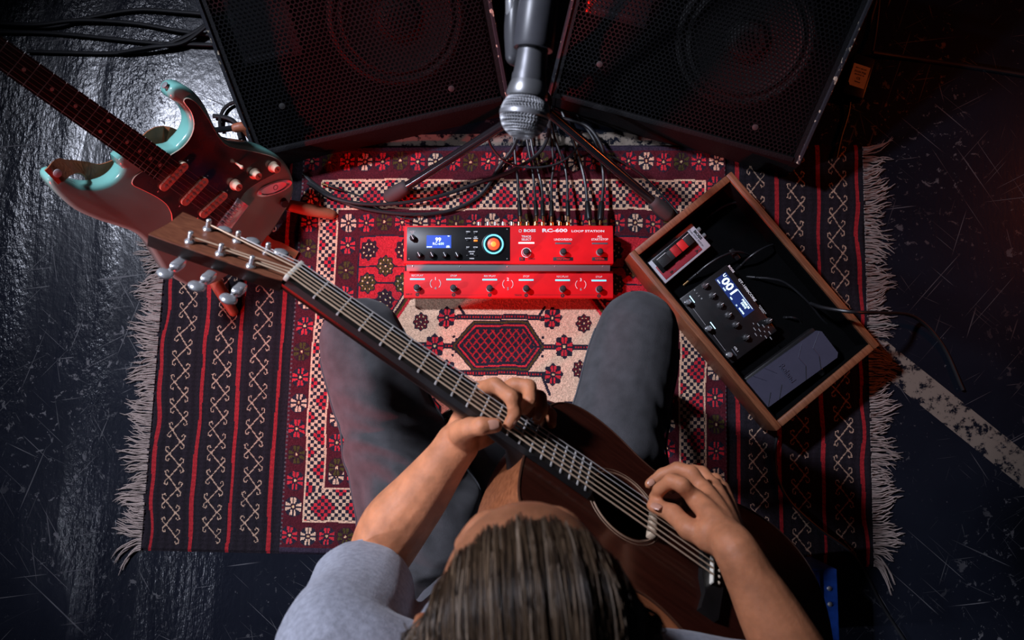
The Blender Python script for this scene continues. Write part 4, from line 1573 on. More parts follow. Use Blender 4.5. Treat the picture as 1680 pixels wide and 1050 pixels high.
for s_, z_ in ((1.0, 0.0), (1.0, 0.002), (0.80, 0.0025), (0.62, -0.002), (0.3, -0.006)):
    rings_.append([(s_ * jl * math.cos(2 * PI * k / 28), s_ * 0.015 * math.sin(2 * PI * k / 28), z_ + 0.0005) for k in range(28)])
jp = MB().rings(rings_, JM).build('jack_plate', M_chrome, eg)
MB().lathe([(0.0062, 0), (0.0062, 0.004), (0.0045, 0.004), (0.0045, 0.001)], 16, JM @ Matrix.Translation((0.004, 0, -0.003))).build('jack', M_steel, jp)
# bridge
bq = sl_(378, 349)
MB().box((bq.x + 0.006, 0.0, FZ + 0.004), (0.034, 0.078, 0.004), bevel=0.001).build('bridge_plate', M_chrome, eg)
for k in range(6):
    MB().box((0.648 + 0.004, (k - 2.5) * 0.0105, FZ + 0.009), (0.020, 0.0095, 0.006), bevel=0.001).build('saddle', M_chrome, eg)
# neck, fretboard, frets
def half(x):
    return 0.0215 + (0.0285 - 0.0215) * min(1, max(0, x / 0.455))
rings_ = []
for x in np.linspace(-0.002, 0.44, 14):
    h_ = half(x)
    rings_.append([(x, h_ * math.cos(PI + PI * k / 12), -0.006 + 0.019 * math.sin(PI + PI * k / 12)) for k in range(13)])
M_maple = mat('maple_neck', (0.36, 0.19, 0.08), 0.35, scale=20, stretch=(1, 8, 8), coat=0.3)
MB().rings(rings_).build('neck', M_maple, eg)
M_dullfret = mat('tarnished_fret', (0.16, 0.15, 0.14), 0.5, 0.5)
M_rose = mat('dark_rosewood', (0.009, 0.005, 0.004), 0.55, spec=0.2, scale=40, stretch=(1, 12, 12), var=0.4)
fbp = [(-0.002, -half(0)), (0.462, -half(.462)), (0.462, half(.462)), (-0.002, half(0))]
fb_ = MB().prism(fbp, -0.006, 0.0).build('fretboard', M_rose, eg)
for n in range(1, 22):
    x = 0.648 * (1 - 2 ** (-n / 12))
    MB().tube([(x, -half(x), 0.0003), (x, half(x), 0.0003)], 0.0009, 6).build('fret', M_dullfret, fb_)
M_pearl = mat('clay_dot', (0.45, 0.36, 0.30), 0.45)
for n in (3, 5, 7, 9, 15, 17, 19, 21):
    x = 0.648 * (1 - 2 ** (-(n - 0.5) / 12))
    MB().lathe([(0.0033, 0), (0.0033, 0.0004)], 14, Matrix.Translation((x, 0, 0))).build('inlay_dot', M_pearl, fb_)
for s in (-0.012, 0.012):
    MB().lathe([(0.0033, 0), (0.0033, 0.0004)], 14, Matrix.Translation((0.648 * (1 - 2 ** (-11.5 / 12)), s, 0))).build('inlay_dot', M_pearl, fb_)
MB().box((-0.003, 0, 0.0005), (0.004, 0.043, 0.005)).build('nut', M_cream, eg)
hd = [(-0.004, -0.0215), (-0.004, 0.0215), (-0.03, 0.030), (-0.05, 0.044), (-0.075, 0.047), (-0.10, 0.036), (-0.13, 0.038), (-0.165, 0.030), (-0.185, 0.010), (-0.188, -0.015), (-0.170, -0.032), (-0.10, -0.026), (-0.03, -0.024)]
ho = MB().prism([(p.x, p.y) for p in catmull([Vector((*p, 0)) for p in hd], 3, True)], -0.016, -0.002).build('headstock', M_maple, eg)
for k in range(6):
    x = -0.035 - k * 0.025
    y = -0.012
    MB().cyl((x, y, -0.003), (x, y, 0.008), 0.003, n=10).build('tuner_post', M_chrome, ho)
    MB().box((x, -0.045, -0.010), (0.006, 0.018, 0.012), bevel=0.002).build('tuner_key', M_chrome, ho)
M_string = mat('steel_string', (0.60, 0.54, 0.50), 0.4, 0.5, var=0.03)
M_fret = mat('nickel_fret', (0.55, 0.52, 0.50), 0.42, 0.35)
for k in range(6):
    y0, y1 = (k - 2.5) * 0.0070, (k - 2.5) * 0.0105
    MB().tube([(-0.035 - k * 0.024 if True else 0, -0.012, 0.004), (0, y0, 0.0035), (0.648, y1, 0.0045)], 0.0005 - 0.00005 * k, 5).build('string', M_dullfret, eg)
# strap buttons
for px, py in ((287, 152),):
    q = sl_(px, py)
    v = Vector((q.x - 0.006, q.y, FZ - 0.016))
    MB().lathe([(0.004, 0), (0.0035, 0.006), (0.0072, 0.009), (0.0072, 0.011), (0.004, 0.012)], 18,
               Matrix.Translation(v) @ Matrix.Rotation(-PI / 2, 4, 'Y') @ Matrix.Translation((0, 0, 0.0))).build('strap_button', M_chrome, eg)

# ------------------------------------------------------------------ strap and stand of the electric guitar
M_leather = mat('tan_leather', (0.26, 0.085, 0.035), 0.5, var=0.25, bump=0.25, bscale=200)
EGW = lambda x, y, z: SGM @ Vector((x, y, z))


def ribbon(pts, w, t, sides):
    """flat strip: pts centre line, sides = width direction per point"""
    pts = [Vector(p) for p in pts]
    sides = [Vector(s) for s in sides]
    cp, cs = catmull(pts, 5), catmull(sides, 5)
    rings = []
    for i, p in enumerate(cp):
        tg = (cp[min(i + 1, len(cp) - 1)] - cp[max(i - 1, 0)]).normalized()
        s = (cs[i] - tg * tg.dot(cs[i])).normalized()
        nn = tg.cross(s)
        rings.append([p + s * w / 2 + nn * t / 2, p - s * w / 2 + nn * t / 2, p - s * w / 2 - nn * t / 2, p + s * w / 2 - nn * t / 2])
    return MB().rings(rings)


hb = sl_(95, 287)
ht = EGW(hb.x - 0.004, hb.y, FZ + 0.002)


def bk(px, py, z):
    return on_plane(px, py, SN + SZ * z, SZ)


s1 = [bk(84, 291, 0.000), bk(94, 283, -0.002), bk(108, 273, -0.026), bk(130, 276, -0.060), bk(165, 284, -0.066), bk(215, 262, -0.066), bk(258, 222, -0.066), bk(300, 235, -0.066), EGW(0.60, 0.06, -0.072),
      EGW(0.68, 0.03, -0.07), P(430, 395, 0.07), P(458, 410, 0.034), P(484, 424, 0.014)]
wd = [SX, SX, SX, SX, SX, SX, SX, SY, SY, SY, Vector((0.5, 0.8, 0.1)), Vector((0.45, 0.85, 0)), Vector((0.45, 0.85, 0))]
strap = ribbon(s1, 0.036, 0.003, wd).build('guitar_strap', M_leather)
tag(strap, 'tan leather strap hooked on the sea green guitar horn and trailing below it', 'strap')
q = P(470, 417, 0.026)
MB().chain([q, q + Vector((0.012, -0.007, -0.004))], [0.003, 0.002], 8, 2).build('keyhole_slot', M_blackprint, strap)
MB().lathe([(0.0075, 0), (0.0075, 0.002), (0.004, 0.003)], 16, frame(bk(94, 284, 0.0015), SX, SY, SZ)).build('rivet', mat('rivet_nickel', (0.5, 0.5, 0.52), 0.35, 0.4), strap)

gst = empty('guitar_stand', Vector((P(360, 330).x, P(360, 330).y, 0)), 'black tube guitar stand with tan rubber sleeved feet under the sea green guitar', 'stand')
GS0 = gst.location.copy()


def gs(v):
    return Vector(v) - GS0


tail = EGW(0.735, 0, FZ - 0.06)
apex = EGW(0.50, 0.0, FZ - 0.14)
for tip, inn in (((383, 512, .012), (340, 440, .05)), ((545, 352, .014), (470, 336, .05))):
    t_, i_ = P(*tip), P(*inn)
    d = (t_ - i_).normalized()
    MB().tube(catmull([gs(apex), gs((apex + i_) / 2 + Vector((0, 0, -0.05))), gs(i_), gs(t_ - d * 0.02)], 5), 0.008, 10).build('leg', M_gloss, gst)
    MB().chain([gs(i_ + d * 0.005), gs((i_ + t_) / 2), gs(t_)], [(0.0135, 0.011), (0.0150, 0.012), (0.0115, 0.010)], 12, 3).build('rubber_sleeve', mat('tan_rubber', (0.30, 0.085, 0.04), 0.5, bump=0.2), gst)
rear = P(285, 262, 0.012)
MB().tube(catmull([gs(apex), gs((apex + rear) / 2), gs(rear)], 4), 0.008, 10).build('leg', M_gloss, gst)
a, c = P(350, 214, 0.16), P(394, 209, 0.15)
e = P(415, 228, 0.12)
MB().tube([gs(apex), gs(a), gs(c)], 0.0065, 10).build('back_arm', M_gloss, gst)
MB().chain([gs(c - (c - a).normalized() * 0.01), gs(c + (c - a).normalized() * 0.008), gs((c + e) / 2 + Vector((0.004, 0.003, 0))), gs(e)], [0.010, 0.0115, 0.011, 0.0095], 12, 3).build(
    'rubber_sleeve', bpy.data.materials['tan_rubber'], gst)
cr0, cr1 = EGW(0.752, -0.09, FZ - 0.03), EGW(0.752, 0.09, FZ - 0.03)
MB().tube(catmull([gs(EGW(0.752, -0.09, FZ + 0.012)), gs(EGW(0.756, -0.09, FZ - 0.03)), gs(EGW(0.756, 0.0, FZ - 0.075)), gs(EGW(0.756, 0.09, FZ - 0.03)), gs(EGW(0.752, 0.09, FZ + 0.012))], 5), 0.009, 10).build('cradle', M_rubber, gst)
MB().tube([gs(apex), gs(EGW(0.756, 0.0, FZ - 0.075))], 0.009, 10).build('spine', M_gloss, gst)

# ------------------------------------------------------------------ acoustic guitar
AN = Vector((-0.26200, 0.16518, 0.95581))
AX = Vector((0.81056, -0.56343, -0.15981)).normalized()
hA = Vector((0.57076, 0.82111, 0)).normalized()
vA = hA.cross(AX)
vA = vA if vA.z > 0 else -vA
AY = (hA * math.cos(math.radians(-55)) + vA * math.sin(math.radians(-55))).normalized()
AZ = AX.cross(AY)
AGM = frame(AN, AX, AY, AZ)
AGI = AGM.inverted()
ag = empty('acoustic_guitar', AGM, 'dark mahogany acoustic guitar held across the seated player', 'guitar')


def AG(px, py, z=0.0):
    return on_plane(px, py, AN + AZ * z, AZ)


M_mahog = mat('mahogany_top', (0.030, 0.006, 0.003), 0.30, scale=18, stretch=(1, 9, 9), col2=(0.052, 0.011, 0.006), coat=0.4)
M_mside = mat('mahogany_side', (0.17, 0.052, 0.020), 0.32, scale=16, stretch=(1, 8, 14), col2=(0.30, 0.10, 0.040), coat=0.4)
AF = -0.010
hp = [(0.356, 0.0), (0.357, 0.045), (0.366, 0.095), (0.390, 0.128), (0.425, 0.140), (0.47, 0.136), (0.52, 0.120), (0.56, 0.115), (0.60, 0.124), (0.65, 0.150), (0.70, 0.174), (0.75, 0.181),
      (0.80, 0.169), (0.835, 0.134), (0.852, 0.075), (0.855, 0.0)]
full = [Vector((x, y, 0)) for x, y in hp] + [Vector((x, -y, 0)) for x, y in hp[-2:0:-1]]
bo = catmull(full, 4, True)
SHX, SHR = 0.506, 0.050
bm = bmesh.new()
ov = [bm.verts.new((p.x, p.y, AF)) for p in bo]
hv = [bm.verts.new((SHX + SHR * math.cos(2 * PI * k / 48), 0.006 + SHR * math.sin(2 * PI * k / 48), AF)) for k in range(48)]
ed = [bm.edges.new((ov[i], ov[(i + 1) % len(ov)])) for i in range(len(ov))] + [bm.edges.new((hv[i], hv[(i + 1) % 48])) for i in range(48)]
bmesh.ops.triangle_fill(bm, edges=ed, use_beauty=True, use_dissolve=False)
r_ = bmesh.ops.extrude_face_region(bm, geom=bm.faces[:])
for v in r_['geom']:
    if isinstance(v, bmesh.types.BMVert):
        v.co.z -= 0.003
bmesh.ops.recalc_face_normals(bm, faces=bm.faces)
tme = bpy.data.meshes.new('soundboard')
bm.to_mesh(tme)
bm.free()
link_mesh(tme, 'soundboard', M_mahog, ag)
DEP = 0.100
sidem = MB()
sidem.rings([[(p.x, p.y, z) for p in bo] for z in (AF - 0.003, AF - DEP)], caps=False)
inner = offset(bo, 0.003 * (-1 if sum(bo[i].x * bo[(i + 1) % len(bo)].y - bo[(i + 1) % len(bo)].x * bo[i].y for i in range(len(bo))) > 0 else 1))
sidem.rings([[(p.x, p.y, z) for p in inner] for z in (AF - 0.003, AF - DEP)], caps=False)
sidem.build('sides', M_mside, ag)
MB().prism([(p.x, p.y) for p in bo], AF - DEP - 0.003, AF - DEP).build('back', M_mside, ag)
M_bind = mat('dark_binding', (0.06, 0.022, 0.012), 0.35)
MB().tube([(p.x, p.y, AF - 0.0005) for p in bo], 0.0016, 5, closed=True).build('binding', M_bind, ag)
for r_, w_ in ((0.053, 0.0013), (0.058, 0.0006)):
    MB().tube([(SHX + r_ * math.cos(2 * PI * k / 60), 0.006 + r_ * math.sin(2 * PI * k / 60), AF + 0.0002) for k in range(60)], w_, 4, closed=True).build(
        'rosette_ring', mat('rosette_inlay', (0.28, 0.17, 0.11), 0.4), ag)
MB().box((SHX + 0.043, 0.004, AF + 0.004), (0.010, 0.052, 0.012), bevel=0.003).build('soundhole_pickup', M_cream, ag)


def ahalf(x):
    return 0.0222 + (0.0285 - 0.0222) * min(1, max(0, x / 0.445))


M_ebony = mat('ebony', (0.010, 0.009, 0.009), 0.4, var=0.3)
afb = MB().prism([(-0.001, -ahalf(0)), (0.452, -ahalf(.452)), (0.452, ahalf(.452)), (-0.001, ahalf(0))], AF + 0.001, 0.0).build('fretboard', M_ebony, ag)
for n in range(1, 21):
    x = 0.645 * (1 - 2 ** (-n / 12))
    MB().tube([(x, -ahalf(x), 0.0007), (x, ahalf(x), 0.0007)], 0.0014, 6).build('fret', M_fret, afb)
rings_ = []
for x in np.linspace(-0.004, 0.37, 12):
    h_ = ahalf(x)
    hh = 0.017 + 0.004 * x / 0.37 + (0.05 * max(0, (x - 0.325) / 0.045) ** 2)
    rings_.append([(x, h_ * math.cos(PI + PI * k / 14), AF + 0.001 + hh * math.sin(PI + PI * k / 14)) for k in range(15)])
M_neck = mat('mahogany_neck', (0.010, 0.005, 0.004), 0.3, scale=18, stretch=(1, 9, 9), var=0.3, spec=0.3)
MB().rings(rings_).build('neck', M_neck, ag)
MB().box((-0.0035, 0, 0.0005), (0.006, 0.0445, 0.008), bevel=0.0012).build('nut', mat('bone_nut', (0.72, 0.66, 0.56), 0.4), ag)
HA = Matrix.Translation((-0.006, 0, -0.004)) @ Matrix.Rotation(math.radians(-16), 4, 'Y')
hso = [(0, -0.0225), (-0.02, -0.026), (-0.145, -0.036), (-0.166, -0.037), (-0.163, 0.0), (-0.166, 0.037), (-0.145, 0.036), (-0.02, 0.026), (0, 0.0225)]
M_hst = mat('mahogany_headplate', (0.11, 0.034, 0.018), 0.38, scale=22, stretch=(1, 10, 10), col2=(0.19, 0.065, 0.032))
hso_ = MB().prism(hso, -0.017, -0.0016, HA).build('headstock', M_neck, ag)
MB().prism(hso, -0.0016, 0.0, HA).build('head_plate', M_hst, hso_)
posts = []
for k in range(3):
    for s in (-1, 1):
        x, y = -0.042 - k * 0.040, s * 0.0205
        T = HA @ Matrix.Translation((x, y, 0))
        tp = MB().lathe([(0.0062, 0), (0.0062, 0.0015), (0.0050, 0.003), (0.0032, 0.004), (0.0032, 0.0135), (0.0024, 0.0145)], 16, T).build('tuner_post', M_chrome, hso_)
        tk = MB()
        tk.box((0, s * 0.022, -0.022), (0.012, 0.020, 0.011), T, bevel=0.003)
        tk.cyl((0, s * 0.012, -0.022), (0, s * 0.040, -0.022), 0.003, n=10, M=T)
        tk.chain([(-0.006, s * 0.046, -0.022), (0.0, s * 0.048, -0.022), (0.006, s * 0.046, -0.022)], [(0.007, 0.004), (0.009, 0.0048), (0.007, 0.004)], 12, 3, M=T)
        tk.build('tuner_key', M_chrome, hso_)
        posts.append((k, s, T @ Vector((0, 0, 0.008))))
M_bronze = mat('bronze_string', (0.66, 0.46, 0.31), 0.42, 0.4, var=0.05)
order = [(0, -1), (1, -1), (2, -1), (2, 1), (1, 1), (0, 1)]
for i, (k, s) in enumerate(order):
    y0 = (i - 2.5) * 0.0070
    y1 = (i - 2.5) * 0.0108
    pp = [p for kk, ss, p in posts if kk == k and ss == s][0]
    MB().tube([pp, Vector((-0.0035, y0, 0.0042)), Vector((0.640, y1, 0.006))], 0.00115 - 0.00009 * i, 6).build('string', M_bronze if i < 4 else M_string, ag)
MB().prism([(0.628, -0.085), (0.634, -0.055), (0.628, -0.03), (0.628, 0.03), (0.634, 0.055), (0.628, 0.085), (0.655, 0.085), (0.662, 0.03), (0.662, -0.03), (0.655, -0.085)], AF, AF + 0.008).build('bridge', M_ebony, ag)
MB().box((0.641, 0, AF + 0.010), (0.003, 0.075, 0.008), bevel=0.0008).build('saddle', bpy.data.materials['bone_nut'], ag)
for i in range(6):
    MB().ball((0.653, (i - 2.5) * 0.0108, AF + 0.009), 0.003, 10, 6).build('bridge_pin', M_cream, ag)
MB().lathe([(0.004, 0), (0.0035, 0.008), (0.007, 0.010), (0.007, 0.013)], 14, Matrix.Translation((0.855, 0, -0.055)) @ Matrix.Rotation(PI / 2, 4, 'Y')).build('strap_button', M_chrome, ag)

# ------------------------------------------------------------------ stool
st = empty('stool', Vector((-0.006, -0.183, 0.008)), 'black leather padded stool with stitched edge under the player', 'stool')
MB().lathe([(0.10, 0.425), (0.195, 0.427), (0.208, 0.44), (0.212, 0.458), (0.205, 0.474), (0.185, 0.483), (0.10, 0.486), (0.01, 0.487)], 48).build(
    'seat_cushion', mat('black_leather', (0.014, 0.015, 0.017), 0.28, bump=0.15, bscale=250, coat=0.2), st)
MB().tube([(0.207 * math.cos(2 * PI * k / 64), 0.207 * math.sin(2 * PI * k / 64), 0.4735) for k in range(64)], 0.0022, 5, closed=True).build('piping', M_black, st)
M_stitch = mat('grey_stitch', (0.35, 0.36, 0.40), 0.6)
sm = MB()
for k in range(120):
    a_ = 2 * PI * k / 120
    b_ = a_ + 0.030
    sm.tube([(0.2005 * math.cos(a_), 0.2005 * math.sin(a_), 0.4775), (0.2005 * math.cos(b_), 0.2005 * math.sin(b_), 0.4775)], 0.0007, 4)
sm.build('stitching', M_stitch, st)
MB().lathe([(0.16, 0.405), (0.185, 0.408), (0.185, 0.425)], 40).build('seat_board', M_black, st)
for k in range(4):
    a_ = PI / 4 + k * PI / 2
    MB().tube([(0.13 * math.cos(a_), 0.13 * math.sin(a_), 0.41), (0.17 * math.cos(a_), 0.17 * math.sin(a_), 0.0)], 0.011, 10).build('leg', M_gloss, st)
MB().tube([(0.155 * math.cos(2 * PI * k / 40), 0.155 * math.sin(2 * PI * k / 40), 0.16) for k in range(40)], 0.007, 8, closed=True).build('foot_ring', M_gloss, st)

# ------------------------------------------------------------------ player
person = empty('person', Vector((0.0, -0.30, 0.0)), 'seated player in grey T-shirt and charcoal jeans bent over an acoustic guitar', 'person')
PO = person.location.copy()
L_ = lambda v: Vector(v) - PO

sk = MB()          # skin: head, neck, chest core, arms, hands
HC = Vector((0.014, -0.166, 1.285))
pitch_ = math.radians(-38)
HR = Matrix.Rotation(pitch_, 4, 'X') @ Matrix.Rotation(math.radians(4), 4, 'Z')
HMX = Matrix.Translation(L_(HC)) @ HR


def hd_(x, y, z):
    return HMX @ Vector((x, y, z))


sk.ball((0, -0.012, 0.018), (0.074, 0.096, 0.088), 32, 22, HMX)
sk.ball((0, 0.022, 0.0), (0.066, 0.070, 0.070), 28, 18, HMX)
sk.ball((0, 0.034, -0.048), (0.058, 0.056, 0.066), 24, 16, HMX)
sk.ball((0, 0.044, -0.092), (0.040, 0.042, 0.032), 20, 14, HMX)
sk.chain([hd_(0, 0.088, 0.004), hd_(0, 0.103, -0.022), hd_(0, 0.108, -0.042)], [0.008, 0.010, 0.0135], 12, 4)
for s in (-1, 1):
    sk.ball((s * 0.011, 0.098, -0.044), (0.008, 0.009, 0.008), 12, 8, HMX)
    sk.chain([hd_(s * 0.012, 0.088, 0.014), hd_(s * 0.034, 0.082, 0.017), hd_(s * 0.052, 0.066, 0.008)], [0.007, 0.008, 0.007], 10, 3)
    sk.ball((s * 0.040, 0.068, -0.036), (0.020, 0.020, 0.018), 14, 10, HMX)
    # ear with rim
    sk.ball((s * 0.076, -0.006, -0.022), (0.008, 0.017, 0.027), 14, 12, HMX)
    sk.chain([hd_(s * 0.078, 0.012, -0.012), hd_(s * 0.086, 0.004, 0.008), hd_(s * 0.089, -0.014, 0.006), hd_(s * 0.087, -0.024, -0.012), hd_(s * 0.083, -0.014, -0.036), hd_(s * 0.078, 0.004, -0.046)],
             [0.005, 0.005, 0.0055, 0.005, 0.005, 0.006], 10, 4)
sk.chain([hd_(-0.022, 0.078, -0.078), hd_(0, 0.089, -0.074), hd_(0.022, 0.078, -0.078)], [0.004, 0.0062, 0.004], 10, 4)
sk.chain([hd_(-0.019, 0.077, -0.086), hd_(0, 0.087, -0.087), hd_(0.019, 0.077, -0.086)], [0.004, 0.0066, 0.004], 10, 4)
NB = Vector((0.004, -0.300, 1.125))
sk.chain([hd_(0, -0.030, -0.040), hd_(0, -0.040, -0.085), L_(NB), L_((0.0, -0.315, 1.05))], [(0.056, 0.058), (0.055, 0.056), (0.060, 0.056), (0.10, 0.07)], 20, 4, up=(0, 1, 0.3))
sk.chain([L_((0.0, -0.32, 1.04)), L_((0.0, -0.325, 0.85)), L_((0, -0.33, 0.66))], [(0.135, 0.08), (0.13, 0.085), (0.12, 0.08)], 20, 4, up=(0, 1, 0))


def fing(pts, rad):
    q, r = [], []
    n = len(pts)
    for i in range(n):
        j = 1.06 if 0 < i < n - 1 else 1.0
        q.append(L_(pts[i]))
        r.append(rad[i] * j)
        if i < n - 1:
            for t in (0.27, 0.5, 0.73):
                q.append(L_(pts[i].lerp(pts[i + 1], t)))
                r.append((rad[i] + (rad[i + 1] - rad[i]) * t) * (0.95 if t == 0.5 else 0.99))
    sk.chain(q, r, 12, 2)


# left arm
LS = Vector((-0.172, -0.262, 1.065))
LE = P(617, 922, 0.790)
LW = P(752, 726, 0.862)
LM = P(668, 842, 0.815)
sk.chain([L_((-0.08, -0.30, 1.05)), L_(LS), L_((LS + LE) / 2 + Vector((-0.015, 0, 0.0))), L_(LE)], [0.055, 0.056, 0.048, 0.043], 18, 5)
sk.chain([L_(LE), L_(LE.lerp(LW, 0.28) + Vector((-0.006, 0.002, 0.006))), L_(LM.lerp(LW, 0.25)), L_(LE.lerp(LW, 0.86)), L_(LW)], [0.042, 0.046, 0.0395, 0.030, (0.0290, 0.0235)], 18, 5)
# left palm: metacarpals pass under the neck
mcps = [AG(783, 640, -0.012), AG(812, 646, -0.016), AG(842, 658, -0.020), AG(866, 674, -0.026)]
for mc, r_ in zip(mcps, (0.0125, 0.0125, 0.012, 0.011)):
    mid = LW.lerp(mc, 0.52) - AZ * 0.020
    sk.chain([L_(LW), L_(mid), L_(mc)], [0.020, r_ * 1.30, r_], 14, 5)
sk.ball(tuple(L_(LW.lerp(AG(790, 680, -0.05), 0.5))), (0.026, 0.026, 0.020), 16, 12)
fing([mcps[0], AG(812, 632, 0.022), AG(840, 652, 0.034), AG(845, 678, 0.022), AG(835, 696, 0.010)], [0.0118, 0.0105, 0.0102, 0.0090, 0.0078])
fing([mcps[1], AG(846, 632, 0.018), AG(868, 634, 0.030), AG(869, 658, 0.026), AG(860, 672, 0.013)], [0.0118, 0.0108, 0.0104, 0.0092, 0.0080])
fing([mcps[2], AG(872, 646, 0.006), AG(886, 652, 0.018), AG(889, 672, 0.016), AG(882, 688, 0.008)], [0.0112, 0.0100, 0.0096, 0.0088, 0.0078])
fing([mcps[3], AG(892, 670, -0.010), AG(904, 680, -0.002), AG(905, 696, -0.004)], [0.0100, 0.0090, 0.0084, 0.0072])
LT = [LW + Vector((0.006, 0.006, 0.004)), P(757, 708, 0.895), P(772, 701, 0.930), P(791, 699, 0.943), P(812, 698, 0.940)]
fing(LT, [0.021, 0.0165, 0.0128, 0.0118, 0.0098])
# right arm
RW = AG(1207, 903, 0.088)
RE = P(1352, 1175, 0.985)
RS = Vector((0.185, -0.300, 1.055))
RK = AG(1165, 850, 0.060)
sk.chain([L_((0.08, -0.31, 1.05)), L_(RS), L_((RS + RE) / 2 + Vector((0.02, -0.01, 0.0))), L_(RE)], [0.055, 0.058, 0.050, 0.044], 18, 5)
sk.chain([L_(RE), L_(RE.lerp(RW, 0.3)), L_(RE.lerp(RW, 0.62)), L_(RE.lerp(RW, 0.88)), L_(RW)], [0.042, 0.042, 0.036, 0.0280, (0.0265, 0.0225)], 18, 5)
sk.chain([L_(RE.lerp(RW, 0.82)), L_(RW), L_(RW.lerp(RK, 0.35)), L_(RW.lerp(RK, 0.75))], [0.030, 0.0262, 0.0245, 0.020], 16, 4)
rm = [AG(1141, 818, 0.060), AG(1154, 803, 0.054), AG(1169, 797, 0.044), AG(1184, 802, 0.032)]
for mc, r_ in zip(rm, (0.0125, 0.0125, 0.012, 0.0115)):
    mid = RW.lerp(mc, 0.55) + AZ * 0.003
    sk.chain([L_(RW), L_(mid), L_(mc)], [0.017, r_ * 1.22, r_ * 1.04], 14, 5)
sk.ball(tuple(L_(RW.lerp(AG(1145, 855, 0.048), 0.50))), (0.026, 0.025, 0.018), 16, 12)
fing([rm[0], AG(1118, 795, 0.067), AG(1101, 789, 0.058), AG(1082, 803, 0.036), AG(1073, 817, 0.014)], [0.0118, 0.0105, 0.0102, 0.0090, 0.0078])
fing([rm[1], AG(1134, 776, 0.056), AG(1112, 769, 0.045), AG(1086, 779, 0.024), AG(1066, 794, 0.009)], [0.0118, 0.0105, 0.0100, 0.0090, 0.0076])
fing([rm[2], AG(1152, 776, 0.038), AG(1136, 772, 0.024), AG(1112, 790, 0.010), AG(1102, 803, 0.004)], [0.0112, 0.0100, 0.0095, 0.0085, 0.0074])
fing([rm[3], AG(1174, 786, 0.022), AG(1160, 784, 0.010), AG(1140, 800, 0.003)], [0.0105, 0.0090, 0.0084, 0.0072])
RT = [RW + (AG(1165, 895, 0.06) - RW) * 0.35, AG(1160, 882, 0.058), AG(1130, 868, 0.046), AG(1103, 842, 0.032), AG(1073, 829, 0.016)]
fing(RT, [0.016, 0.0165, 0.0138, 0.0124, 0.0100])
body = link_mesh(remeshed(sk, 'body', 0.0026, 7, 0.5), 'body', M_skin, person)


def nail(c, d, up, l, w):
    d = d.normalized()
    up = (up - d * d.dot(up)).normalized()
    s = d.cross(up)
    M_ = frame(L_(c), s, d, up)
    rings = []
    for y_, sc in ((-l / 2, 0.75), (-l / 4, 1.0), (l / 4, 1.0), (l / 2, 0.7)):
        rings.append([(w / 2 * sc * math.cos(PI * k / 8), y_, 0.0022 * math.sin(PI * k / 8) * (1.0 if abs(y_) < l / 3 else 0.7)) for k in range(9)] + [(0, y_, -0.002)])
    MB().rings(rings, M_).build('fingernail', M_nail, body)


nail(LT[-1] + Vector((-0.002, 0.001, 0.0088)), LT[-1] - LT[-2], Vector((0, 0, 1)), 0.0135, 0.0120)
nail(AG(1077, 831, 0.0262), RT[-1] - RT[-2], AZ + Vector((0, 0, 0.5)), 0.0135, 0.0120)
nail(AG(883, 683, 0.0165), AG(882, 688, 0.008) - AG(889, 672, 0.016), AZ, 0.0095, 0.0090)
nail(AG(842, 691, 0.0175), AG(835, 696, 0.010) - AG(845, 678, 0.022), AZ, 0.0095, 0.0095)
nail(AG(1068, 792, 0.0155), AG(1066, 794, 0.009) - AG(1086, 779, 0.024), AZ + Vector((0, 0, .4)), 0.0095, 0.0090)
for s in (-1, 1):
    e_ = MB().ball(tuple(hd_(s * 0.031, 0.0735, -0.006)), 0.0105, 16, 12).build('eye', mat('eye_white', (0.7, 0.68, 0.65), 0.2), person)
    MB().ball(tuple(hd_(s * 0.031, 0.0805, -0.010)), (0.0045, 0.0045, 0.0045), 12, 8).build('iris', mat('iris_brown', (0.05, 0.03, 0.02), 0.15), e_)

# hair combed back from the forehead
HRX, HRY, HRZ = 0.0785, 0.1005, 0.0925


def scalp(a, e, off=0.0):
    """a: sideways angle, e: angle from the face up and over to the nape (degrees)"""
    a, e = math.radians(a), math.radians(e)
    return hd_((HRX + off) * math.sin(a), -0.012 + (HRY + off) * math.cos(a) * math.cos(e), 0.018 + (HRZ + off) * math.cos(a) * math.sin(e))


def hairline(a):
    return 64 + 9 * (abs(a) / 55.0) ** 2.2 + 2.0 * math.sin(a * 0.35)


cap = MB()
na, ne = 41, 30
vs, fs_ = [], []
for i in range(na):
    a_ = -84 + 168 * i / (na - 1)
    e0 = min(hairline(a_) + 4, 120)
    for j in range(ne):
        vs.append(scalp(a_, e0 + (228 - e0) * j / (ne - 1), 0.001 + 0.004 * min(1, j / 5)))
for i in range(na - 1):
    for j in range(ne - 1):
        fs_.append([i * ne + j, (i + 1) * ne + j, (i + 1) * ne + j + 1, i * ne + j + 1])
cap.add(vs, fs_)


def hair_mat():
    m = bpy.data.materials.new('brown_grey_hair')
    m.use_nodes = True
    nt = m.node_tree
    b = nt.nodes['Principled BSDF']
    a = nt.nodes.new('ShaderNodeVertexColor')
    a.layer_name = 'Strand'
    nt.links.new(a.outputs[0], b.inputs['Base Color'])
    b.inputs['Roughness'].default_value = 0.36
    b.inputs['Specular IOR Level'].default_value = 0.6
    return m


M_hair = hair_mat()
hm = MB()
hcol = []
tones = [(0.060, 0.034, 0.019), (0.11, 0.066, 0.037), (0.030, 0.018, 0.011), (0.21, 0.135, 0.082), (0.29, 0.21, 0.15)]
NSEG = 13


